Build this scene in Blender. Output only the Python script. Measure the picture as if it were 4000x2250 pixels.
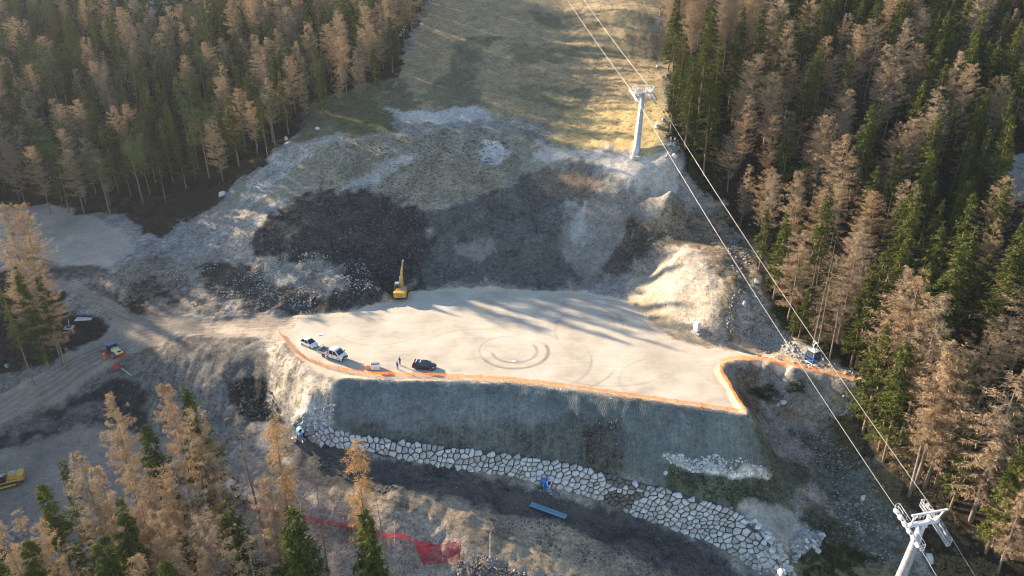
import bpy, math, random
import numpy as np
from mathutils import Vector, Matrix
R = math.radians
rng = np.random.default_rng(7)
random.seed(7)
for o in list(bpy.data.objects):
    bpy.data.objects.remove(o)
scn = bpy.context.scene
COL = scn.collection

# ---------------------------------------------------------------- camera, world, sun, exposure
CAM_H, TILT, FPX = 72.0, R(25.0), 2826.0
cd = bpy.data.cameras.new("camera")
cd.sensor_width = 36.0
cd.lens = FPX / 4000.0 * 36.0
cd.clip_start, cd.clip_end = 1.0, 3000.0
cam = bpy.data.objects.new("camera", cd)
cam.location = (0, 0, CAM_H)
cam.rotation_euler = (math.pi / 2 - TILT, 0, 0)
COL.objects.link(cam)
scn.camera = cam

SUN_EL, SUN_AZ = R(16.5), R(35.0)            # azimuth: degrees from -X towards +Y
sx, sy, sz = -math.cos(SUN_AZ) * math.cos(SUN_EL), math.sin(SUN_AZ) * math.cos(SUN_EL), math.sin(SUN_EL)
world = bpy.data.worlds.new("World")
scn.world = world
world.use_nodes = True
wn = world.node_tree
bg = wn.nodes["Background"]
sky = wn.nodes.new("ShaderNodeTexSky")
sky.sky_type = 'NISHITA'
sky.sun_disc = False
sky.sun_elevation = SUN_EL
sky.sun_rotation = math.atan2(sx, sy)
sky.altitude = 1700
sky.air_density, sky.dust_density, sky.ozone_density = 1.0, 0.6, 1.0
bg.inputs[1].default_value = 0.095
wn.links.new(sky.outputs[0], bg.inputs[0])
sd = bpy.data.lights.new("sun", 'SUN')
sd.energy = 5.0
sd.angle = R(0.53)
sd.color = (1.0, 0.82, 0.62)
sun = bpy.data.objects.new("sun", sd)
sun.rotation_euler = Vector((sx, sy, sz)).to_track_quat('Z', 'Y').to_euler()
sun.location = (-100, 70, 120)
COL.objects.link(sun)
vs = scn.view_settings
vs.view_transform = 'Standard'
vs.look = 'None'
vs.exposure = 2.06
vs.gamma = 1.0
vs.use_curve_mapping = False
scn.cycles.max_bounces = 4
scn.cycles.diffuse_bounces = 2
scn.cycles.glossy_bounces = 2
scn.cycles.transparent_max_bounces = 6
scn.cycles.volume_bounces = 0
scn.cycles.filter_width = 1.05

# ---------------------------------------------------------------- helpers
def ray(u, v):
    a, b = (u - 2000) / FPX, (v - 1125) / FPX
    return a, math.cos(TILT) - b * math.sin(TILT), math.sin(TILT) + b * math.cos(TILT)
def P(u, v, e):                              # point at elevation e seen at (u, v) of the photograph
    a, f, d = ray(u, v)
    z = (CAM_H - e) / d
    return (a * z, f * z, e)
def D(u, v, zc):                             # point at depth zc
    a, f, d = ray(u, v)
    return Vector((a * zc, f * zc, CAM_H - d * zc))

def tag(o, label=None, cat=None, group=None, kind=None):
    if label: o["label"] = label
    if cat: o["category"] = cat
    if group: o["group"] = group
    if kind: o["kind"] = kind
    return o
def empty(name, loc, rz=0, label=None, cat=None, group=None):
    o = bpy.data.objects.new(name, None)
    o.location = loc
    o.rotation_euler = (0, 0, rz)
    o.empty_display_size = 0.3
    COL.objects.link(o)
    return tag(o, label, cat, group)

class MB:
    """collects faces of one mesh"""
    def __init__(s):
        s.v, s.f, s.sm = [], [], []
    def add(s, vs_, fs, smooth=False, M=None):
        k = len(s.v)
        if M is not None: vs_ = [M @ Vector(p) for p in vs_]
        s.v += [tuple(p) for p in vs_]
        s.f += [tuple(i + k for i in f) for f in fs]
        s.sm += [smooth] * len(fs)
        return s
    def box(s, c, d, M=None, taper=None, bev=0.0):
        x, y, z = d[0] / 2, d[1] / 2, d[2] / 2
        if bev <= 0:
            tx, ty = taper or (1, 1)
            vs_ = [(-x, -y, -z), (x, -y, -z), (x, y, -z), (-x, y, -z), (-x * tx, -y * ty, z), (x * tx, -y * ty, z), (x * tx, y * ty, z), (-x * tx, y * ty, z)]
            vs_ = [(c[0] + p[0], c[1] + p[1], c[2] + p[2]) for p in vs_]
            return s.add(vs_, [(0, 3, 2, 1), (4, 5, 6, 7), (0, 1, 5, 4), (1, 2, 6, 5), (2, 3, 7, 6), (3, 0, 4, 7)], False, M)
        b = bev
        ring = [(-x + b, -y), (x - b, -y), (x, -y + b), (x, y - b), (x - b, y), (-x + b, y), (-x, y - b), (-x, -y + b)]
        ins = [(-x + b, -y + b), (x - b, -y + b), (x - b, -y + b), (x - b, y - b), (x - b, y - b), (-x + b, y - b), (-x + b, y - b), (-x + b, -y + b)]
        vs_, fs = [], []
        for zz, rr in ((-z + 0, ins), (-z + b, ring), (z - b, ring), (z, ins)):
            vs_ += [(c[0] + p[0], c[1] + p[1], c[2] + zz) for p in rr]
        for l in range(3):
            for i in range(8):
                j = (i + 1) % 8
                fs.append((l * 8 + i, l * 8 + j, l * 8 + 8 + j, l * 8 + 8 + i))
        fs.append(tuple(range(7, -1, -1)))
        fs.append(tuple(range(24, 32)))
        return s.add(vs_, fs, False, M)
    def tube(s, p, q, r0, r1=None, n=8, cap=True, smooth=True, M=None):
        r1 = r0 if r1 is None else r1
        p, q = Vector(p), Vector(q)
        d = (q - p)
        if d.length < 1e-6: return s
        d.normalize()
        a = d.orthogonal().normalized(); b = d.cross(a)
        vs_ = []
        for c, r in ((p, r0), (q, r1)):
            for i in range(n):
                t = 2 * math.pi * i / n
                vs_.append(c + a * (math.cos(t) * r) + b * (math.sin(t) * r))
        fs = [(i, (i + 1) % n, n + (i + 1) % n, n + i) for i in range(n)]
        s.add(vs_, fs, smooth, M)
        if cap and n > 2:
            s.add(vs_[:n], [tuple(range(n - 1, -1, -1))], False, M); s.add(vs_[n:], [tuple(range(n))], False, M)
        return s
    def path(s, pts, r, n=6, M=None, smooth=True):
        pts = [Vector(p) for p in pts]
        rr = r if isinstance(r, (list, tuple)) else [r] * len(pts)
        vs_ = []; a = None
        for i, p in enumerate(pts):
            d = (pts[min(i + 1, len(pts) - 1)] - pts[max(i - 1, 0)]).normalized()
            if a is None: a = d.orthogonal().normalized()
            a = (a - d * a.dot(d)).normalized(); b = d.cross(a)
            for k in range(n):
                t = 2 * math.pi * k / n
                vs_.append(p + a * (math.cos(t) * rr[i]) + b * (math.sin(t) * rr[i]))
        fs = [(i * n + k, i * n + (k + 1) % n, (i + 1) * n + (k + 1) % n, (i + 1) * n + k) for i in range(len(pts) - 1) for k in range(n)]
        fs += [tuple(range(n - 1, -1, -1)), tuple((len(pts) - 1) * n + k for k in range(n))]
        return s.add(vs_, fs, smooth, M)
    def loft(s, rings, closed=True, cap=True, smooth=False, M=None):
        n = len(rings[0]); vs_ = [p for r_ in rings for p in r_]
        m = n if closed else n - 1
        fs = [(l * n + i, l * n + (i + 1) % n, (l + 1) * n + (i + 1) % n, (l + 1) * n + i) for l in range(len(rings) - 1) for i in range(m)]
        if cap: fs += [tuple(range(n - 1, -1, -1)), tuple((len(rings) - 1) * n + k for k in range(n))]
        return s.add(vs_, fs, smooth, M)
    def prism(s, poly, y0, y1, M=None, smooth=False):      # poly in x,z extruded along y
        return s.loft([[(x, y0, z) for x, z in poly], [(x, y1, z) for x, z in poly]], M=M, smooth=smooth)
    def ball(s, c, r, n=8, m=6, M=None, sc=(1, 1, 1)):
        rings = []
        for j in range(1, m):
            ph = math.pi * j / m
            rings.append([(c[0] + r * sc[0] * math.sin(ph) * math.cos(2 * math.pi * i / n), c[1] + r * sc[1] * math.sin(ph) * math.sin(2 * math.pi * i / n), c[2] - r * sc[2] * math.cos(ph)) for i in range(n)])
        return s.loft(rings, smooth=True, M=M)
    def data(s, name, mat=None):
        me = bpy.data.meshes.new(name)
        me.from_pydata(s.v, [], s.f)
        me.polygons.foreach_set("use_smooth", s.sm)
        if mat: me.materials.append(mat)
        me.update()
        return me
    def build(s, name, mat, parent=None):
        return put(name, s.data(name, mat), parent)
def put(name, me, parent=None, loc=None):
    o = bpy.data.objects.new(name, me)
    if parent is not None: o.parent = parent
    if loc is not None: o.location = loc
    COL.objects.link(o)
    return o
def copy_tree(o, parent=None):
    c = o.copy(); COL.objects.link(c)
    if parent is not None: c.parent = parent
    for ch in list(o.children): copy_tree(ch, c)
    return c

# numpy value noise
_perm = rng.permutation(4096)
_val = rng.random(4096) * 2 - 1
def _h(ix, iy):
    return _val[(_perm[(ix * 73 + 19) & 4095] + iy * 131 + ((ix * 7) & 511)) & 4095]
def vnoise(x, y):
    ix, iy = np.floor(x).astype(np.int64), np.floor(y).astype(np.int64)
    fx, fy = x - ix, y - iy
    fx, fy = fx * fx * (3 - 2 * fx), fy * fy * (3 - 2 * fy)
    a = _h(ix, iy) * (1 - fx) + _h(ix + 1, iy) * fx
    b = _h(ix, iy + 1) * (1 - fx) + _h(ix + 1, iy + 1) * fx
    return a * (1 - fy) + b * fy
def fbm(x, y, sc, octv=4, seed=0):
    r, a, t = 0, 1.0, 0
    for k in range(octv):
        c, s_ = math.cos(k * 1.1), math.sin(k * 1.1)
        r = r + a * vnoise((x * c - y * s_) / sc + 31.7 * k + seed * 17.3, (x * s_ + y * c) / sc + 11.3 * k - seed * 5.1)
        t += a; a *= 0.5; sc *= 0.5
    return r / t

# ---------------------------------------------------------------- materials
class NT:
    def __init__(s, name):
        s.m = bpy.data.materials.new(name); s.m.use_nodes = True
        s.t = s.m.node_tree; s.n = s.t.nodes; s.b = s.n["Principled BSDF"]
        s.b.inputs["Roughness"].default_value = 0.9
        s.b.inputs["Specular IOR Level"].default_value = 0.15
    def new(s, typ, **kw):
        x = s.n.new("ShaderNode" + typ)
        for k, v in kw.items(): setattr(x, k, v)
        return x
    def l(s, a, b): s.t.links.new(a, b)
    def noise(s, vec, scale, detail=4, rough=0.6, dist=0):
        x = s.new("TexNoise"); x.inputs["Scale"].default_value = scale; x.inputs["Detail"].default_value = detail
        x.inputs["Roughness"].default_value = rough; x.inputs["Distortion"].default_value = dist
        if vec: s.l(vec, x.inputs["Vector"])
        return x.outputs["Fac"]
    def ramp(s, fac, stops):
        x = s.new("ValToRGB"); e = x.color_ramp.elements
        while len(e) > 1: e.remove(e[-1])
        e[0].position, e[0].color = stops[0][0], (*stops[0][1], 1)
        for p, c in stops[1:]:
            k = e.new(p); k.color = (*c, 1)
        s.l(fac, x.inputs[0]); return x.outputs[0]
    def math(s, op, a, b=None, clamp=False):
        x = s.new("Math"); x.operation = op; x.use_clamp = clamp
        for i, q in enumerate((a, b)):
            if q is None: continue
            if isinstance(q, (int, float)): x.inputs[i].default_value = q
            else: s.l(q, x.inputs[i])
        return x.outputs[0]
    def mix(s, fac, a, b, blend='MIX'):
        x = s.new("Mix"); x.data_type = 'RGBA'; x.blend_type = blend
        for i, q in ((0, fac), (6, a), (7, b)):
            if isinstance(q, (int, float)): x.inputs[i].default_value = q
            elif isinstance(q, tuple): x.inputs[i].default_value = (*q, 1)
            else: s.l(q, x.inputs[i])
        return x.outputs[2]
    def pos(s, kind="Object"):
        return s.new("TexCoord").outputs[kind]
    def bump(s, h, strength, dist):
        x = s.new("Bump"); x.inputs["Strength"].default_value = strength; x.inputs["Distance"].default_value = dist
        s.l(h, x.inputs["Height"]); s.l(x.outputs[0], s.b.inputs["Normal"])
_mc = {}
def paint(name, col, rough=0.5, metal=0.0, dirt=0.25, scale=3.0, spec=0.4):
    """plain coloured surface with a little wear"""
    if name in _mc: return _mc[name]
    t = NT(name)
    p = t.pos()
    n = t.noise(p, scale, 5, 0.65)
    dk = tuple(c * (1 - dirt) * 0.8 + 0.03 * dirt for c in col)
    c = t.ramp(n, [(0.3, dk), (0.55, col), (1.0, tuple(min(1, c * 1.08) for c in col))])
    t.l(c, t.b.inputs["Base Color"])
    t.l(t.math('ADD', t.math('MULTIPLY', n, 0.3), rough - 0.12), t.b.inputs["Roughness"])
    t.b.inputs["Metallic"].default_value = metal
    t.b.inputs["Specular IOR Level"].default_value = spec
    _mc[name] = t.m
    return t.m
# ---------------------------------------------------------------- terrain heights
CREST = [(1320, 1478), (1500, 1486), (1700, 1492), (2000, 1502), (2300, 1535), (2600, 1580), (2800, 1613), (2925, 1632)]
EDGE_R = [(2925, 1632), (2895, 1570), (2850, 1500), (2822, 1450), (2835, 1422), (2880, 1408), (3000, 1418), (3150, 1448), (3350, 1497)]
EDGE_B = [(3350, 1478), (3150, 1425), (2950, 1375), (2760, 1345), (2650, 1318), (2580, 1280), (2520, 1225), (2450, 1170), (2300, 1140), (2100, 1130), (1900, 1126), (1700, 1128), (1600, 1135), (1500, 1180), (1350, 1215), (1150, 1232)]
EDGE_L = [(1100, 1300), (1150, 1395), (1230, 1450)]
WALL_T = [(1228, 1666, -5.5), (1414, 1707, -6.6), (1569, 1728, -7.2), (1750, 1754, -7.8), (1932, 1770, -8.3), (2129, 1798, -9), (2285, 1831, -9.8), (2455, 1878, -10.5), (2585, 1909, -11), (2725, 1955, -11.8), (2870, 1997, -12.6), (2925, 2050, -13.2), (3000, 2121, -14), (3067, 2250, -15)]
WALL_B = [(1233, 1728, -7.7), (1414, 1759, -8.5), (1569, 1790, -9.3), (1725, 1816, -10.2), (1854, 1839, -11), (2000, 1858, -11.8), (2103, 1886, -12.5), (2233, 1914, -13.4), (2362, 1955, -14.6), (2518, 2023, -16), (2647, 2069, -16.9), (2776, 2116, -17.5), (2880, 2168, -18.1), (2983, 2240, -19), (3040, 2300, -19.6)]
ctrl = []
def poly_pts(pl, step=2.5, dz=0.0):
    W = [P(*(q if len(q) == 3 else (*q, 0.0))) for q in pl]
    out = [W[0]]
    for a, b in zip(W[:-1], W[1:]):
        L = math.dist(a, b); n = max(1, int(L / step))
        for i in range(1, n + 1):
            t = i / n
            out.append(tuple(a[k] + (b[k] - a[k]) * t for k in range(3)))
    return [(p[0], p[1], p[2] + dz) for p in out]
for pl in (CREST, EDGE_R, EDGE_B, EDGE_L): ctrl += poly_pts(pl)
ctrl += poly_pts(WALL_T, 2.0, -0.5)
ctrl += poly_pts(WALL_B, 2.0)
# mid line between crest and wall top keeps the bank straight
for (u, v, e) in [(1290, 1570, -2.6), (1500, 1610, -3.6), (1750, 1630, -3.9), (2000, 1645, -4.2), (2250, 1690, -4.8), (2450, 1735, -5.4), (2650, 1745, -5.2), (2800, 1760, -5.6), (2950, 1790, -6.8), (2700, 1810, -8.2), (2850, 1825, -8.4), (3000, 1850, -9), (2720, 1880, -9.4), (2900, 1940, -10.6)]:
    ctrl.append(P(u, v, e))
rows = [(1125, 0), (1060, 2.2), (1000, 4.5), (900, 9), (820, 12.5), (740, 16), (610, 22), (450, 28.5), (300, 35.5), (150, 44.5), (40, 52)]
for v, e in rows[1:]:
    for u in (1450, 1700, 1950, 2200):
        ctrl.append(P(u, v, e))
    if v <= 740:
        for u in (2420, 2620): ctrl.append(P(u, v, e + ((2.0 if u < 2500 else 3.6) if v in (300, 450, 610, 740) else 1.2)))
pts = """1000 1100 3|1000 1000 6|1000 900 10|1000 800 13|1000 700 16.5|1050 600 21|1150 500 25|1250 1150 2|1250 1000 6.5|1250 850 12
1500 1140 2.2|1400 1170 1.4|1330 1100 3.6|1200 700 17|1300 560 24
800 1190 1.6|700 1130 2|700 1000 4.5|700 900 6.5|750 800 9.5|750 700 13|800 600 17.5|1000 400 28|1200 300 34|1300 150 43|1400 30 51
100 800 6.2|300 840 6|480 960 5.4|510 1010 5|430 1045 4.3|300 1040 4.2|130 1010 4|60 900 5|560 930 6.5|600 1010 4.6
0 850 7|300 760 9|500 780 9.5|620 860 8.5|0 700 11|300 650 13|550 600 16|0 500 20|400 450 23|700 350 30|0 300 31|500 200 39|900 200 40|0 100 43|500 50 49|1000 50 49
200 1100 1.5|400 1190 .8|560 1255 0|640 1290 -.4|0 1050 2|150 1150 .2|300 1200 -.8|400 1240 -1.3|100 1250 -1.6|330 1270 -1.8|420 1300 -1.9
800 1290 -.3|950 1290 0|500 1370 -2|300 1440 -4|150 1530 -6|0 1620 -8|0 1400 -4|150 1380 -3.2|650 1350 -1.2
300 1530 -7|450 1450 -4.6|0 1720 -10|200 1620 -9.5|200 1700 -11|400 1650 -10|50 1850 -13|250 1820 -12.6|100 1950 -14|0 1800 -12
600 1500 -4.6|700 1400 -2|900 1400 -1.2|1050 1480 -2.5|1090 1580 -5|1000 1620 -7|850 1680 -9|650 1600 -7.5|500 1700 -10.2|1160 1700 -7.6|1100 1660 -7.2|1200 1600 -3.6|1180 1500 -1.6
1000 1800 -10.2|1250 1800 -9|1500 1930 -10.1|1800 2030 -12|2100 2120 -13.9|2500 2250 -16.7|2800 2350 -20.5|1300 1900 -10.6|1700 1880 -10.5|1900 1950 -11.7|2200 2010 -13.5|2500 2120 -16|2700 2200 -17.5
800 2000 -13|1200 2060 -13.2|1500 2130 -13|1800 2190 -14.2|1900 2330 -16|500 2100 -14.5|200 2200 -16|1000 2250 -17|1600 2280 -16|2200 2280 -16|300 2000 -14|600 1900 -12|1000 1930 -11.8
2950 1450 -2.6|3050 1490 -3.6|3200 1530 -3.8|2930 1530 -4|3020 1600 -6.4|3200 1600 -6|3100 1660 -8|2980 1680 -6.4|3130 1780 -10.4|3180 1900 -12.6|3060 1930 -12|3050 2050 -13.8|3200 2050 -15|3150 2180 -16|3300 2200 -17.5|3400 2080 -16|3300 1950 -13.6|3300 1800 -11
3350 1640 -6|3400 1750 -8|3480 1900 -10.5|3620 2000 -12|3750 2150 -13.5|3900 2250 -14|3600 1800 -6|3900 1950 -7|4000 2200 -12
2600 1230 1.5|2620 1150 4.5|2700 1080 8.2|2760 1200 5|2800 1280 2.6|2850 1150 7.5|2900 1250 3.8|3000 1330 1|3020 1400 .3|2650 1000 9.5|2800 980 11|2550 1060 3.6|2480 1000 6|2500 900 10.5|2700 870 12|2850 830 13|2850 900 10.5|2600 780 16
3000 1150 7|3100 1250 4|3200 1380 2|3400 1450 1.2|3000 900 11|2900 650 22|2800 450 31|2750 250 39|2700 80 49
3300 1100 8|3500 1300 6|3800 1500 5|3500 900 15|4000 1000 14|3300 600 25|4000 600 26|3300 250 41|4000 250 41|3400 30 54|4000 30 55|3700 1600 2.5|3450 1520 .6|4000 1800 -2"""
for q in pts.replace("\n", "|").split("|"):
    u, v, e = map(float, q.split()); ctrl.append(P(u, v, e))
ctrl += [(-150, 110, -1), (-150, 140, 3), (-190, 110, 3), (-190, 150, 8), (-200, 200, 16), (-250, 150, 13), (-250, 200, 22), (-250, 240, 30), (-300, 250, 38), (-300, 200, 28), (-300, 130, 16), (-330, 300, 52), (-300, 383, 66), (-250, 320, 38),
         (-370, 450, 114), (-370, 390, 86), (-420, 390, 95), (-400, 480, 146), (-340, 480, 114), (-340, 540, 112), (-450, 300, 70), (-450, 520, 140), (-450, 430, 125), (-450, 200, 35), (-300, 450, 92), (-300, 540, 108),  # unseen hill and ridge left of view, heights shaped for the shade they cast
         (-110, 70, -14), (-160, 70, -9), (-110, 92, -11), (-70, 70, -19), (-30, 62, -22), (0, 62, -23), (40, 62, -24), (70, 58, -21), (110, 62, -12), (150, 80, -4), (150, 120, 8),
         (200, 150, 18), (200, 220, 38), (250, 280, 58), (-40, 40, -26), (40, 40, -27), (110, 40, -20), (-120, 40, -20)]
for X in (-200, -80, 0, 80, 180, 300):
    ctrl += [(X, 340, 68 - 0.02 * abs(X)), (X, 420, 94 - 0.02 * abs(X)), (X, 520, 124)]
C = np.array(ctrl, float)
_, keep = np.unique(np.round(C[:, :2] / 0.9).astype(int), axis=0, return_index=True)
C = C[np.sort(keep)]
# plaza grid pinned at 0 comes from the blend below
K = np.sqrt(((C[:, None, :2] - C[None, :, :2]) ** 2).sum(-1) + 1.2)
n_ = len(C)
A_ = np.zeros((n_ + 3, n_ + 3)); A_[:n_, :n_] = K - np.eye(n_) * 0.15
A_[:n_, n_] = 1; A_[:n_, n_ + 1:] = C[:, :2]; A_[n_, :n_] = 1; A_[n_ + 1:, :n_] = C[:, :2].T
sol = np.linalg.solve(A_, np.concatenate([C[:, 2], [0, 0, 0]]))
def rbf(X, Y):
    out = np.empty(X.size); xf, yf = X.ravel(), Y.ravel()
    for i in range(0, xf.size, 8192):
        k = np.sqrt((xf[i:i + 8192, None] - C[None, :, 0]) ** 2 + (yf[i:i + 8192, None] - C[None, :, 1]) ** 2 + 1.2)
        out[i:i + 8192] = k @ sol[:n_] + sol[n_] + sol[n_ + 1] * xf[i:i + 8192] + sol[n_ + 2] * yf[i:i + 8192]
    return out.reshape(X.shape)
def steps(segs):
    out = [segs[0][0]]
    for a, b, s in segs:
        n = max(1, round((b - a) / s)); out += list(a + (b - a) * np.arange(1, n + 1) / n)
    return np.array(out)
gx = steps([(-460, -200, 3.0), (-200, -130, 1.2), (-130, 110, 0.48), (110, 160, 1.0), (160, 330, 3.5)])
gy = steps([(36, 70, 1.2), (70, 120, 0.42), (120, 200, 0.5), (200, 290, 0.8), (290, 530, 3.5)])
GX, GY = np.meshgrid(gx, gy)
# low-res solve then bilinear? the solve is cheap enough directly
GZ = rbf(GX, GY)

def sdist(poly, X, Y):
    """signed distance to polygon (positive inside)"""
    d2 = np.full(X.shape, 1e18); ins = np.zeros(X.shape, bool)
    n = len(poly)
    for i in range(n):
        ax, ay = poly[i]; bx, by = poly[(i + 1) % n]
        ex, ey = bx - ax, by - ay; L = ex * ex + ey * ey + 1e-12
        t = np.clip(((X - ax) * ex + (Y - ay) * ey) / L, 0, 1)
        d2 = np.minimum(d2, (X - ax - ex * t) ** 2 + (Y - ay - ey * t) ** 2)
        c = ((ay > Y) != (by > Y)) & (X < (bx - ax) * (Y - ay) / (by - ay + 1e-12) + ax)
        ins ^= c
    return np.where(ins, 1, -1) * np.sqrt(d2)
def smooth(a, b, x):
    t = np.clip((x - a) / (b - a), 0, 1); return t * t * (3 - 2 * t)
PLAZA = [P(u, v, 0)[:2] for u, v in CREST + EDGE_R[1:] + EDGE_B + EDGE_L]
pd = sdist(PLAZA, GX, GY)
GZ = GZ * (1 - smooth(-0.3, 1.2, pd)) + 0.0
def hz(x, y):
    """terrain height (bilinear in the grid)"""
    i = int(np.clip(np.searchsorted(gx, x) - 1, 0, len(gx) - 2)); j = int(np.clip(np.searchsorted(gy, y) - 1, 0, len(gy) - 2))
    fx, fy = (x - gx[i]) / (gx[i + 1] - gx[i]), (y - gy[j]) / (gy[j + 1] - gy[j])
    return float((GZ[j, i] * (1 - fx) + GZ[j, i + 1] * fx) * (1 - fy) + (GZ[j + 1, i] * (1 - fx) + GZ[j + 1, i + 1] * fx) * fy)
def G(u, v):
    """ground point seen at photograph pixel (u, v)"""
    a, f, d = ray(u, v)
    z, last = 60.0, 60.0
    while z < 560:
        x, y, e = a * z, f * z, CAM_H - d * z
        if y > 525: break
        if e < hz(x, y):
            lo, hi = last, z
            for _ in range(22):
                m = (lo + hi) / 2
                if CAM_H - d * m < hz(a * m, f * m): hi = m
                else: lo = m
            return Vector((a * hi, f * hi, hz(a * hi, f * hi)))
        last = z; z += 0.6
    return Vector((a * 470 / f, 470, hz(a * 470 / f, 470)))
# ---------------------------------------------------------------- ground colours: soil, grass and stone, with sun and shade painted in at places
def gpoly(px): return [tuple(G(u, v)[:2]) for u, v in px]
LEFT_EDGE = [(1660, -60), (1640, 80), (1560, 200), (1560, 330), (1420, 400), (1250, 500), (1130, 545), (1075, 610), (1065, 650), (930, 690), (880, 760), (700, 860), (620, 925), (540, 900), (480, 840), (360, 830), (290, 815), (190, 795), (-60, 790)]
LOWER = [(-60, 1060), (150, 1080), (230, 1210), (300, 1230), (410, 1250), (400, 1310), (250, 1370), (120, 1450), (-60, 1480), (-60, 2300), (1000, 2320), (2000, 2330), (3600, 2330), (3620, 2050), (3480, 1930), (3370, 1760), (3320, 1640), (3380, 1490)]
RIGHT_EDGE = [(3230, 1420), (3120, 1370), (3040, 1290), (2990, 1180), (2930, 1050), (2890, 900), (2840, 800), (2730, 760), (2660, 690), (2600, 520), (2590, 420), (2600, 250), (2640, 120), (2610, -60)]
PALE, WHITE, DARK = (.205, .20, .19), (.36, .355, .345), (.055, .053, .052)
OPEN = gpoly(LEFT_EDGE + LOWER + RIGHT_EDGE)
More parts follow.
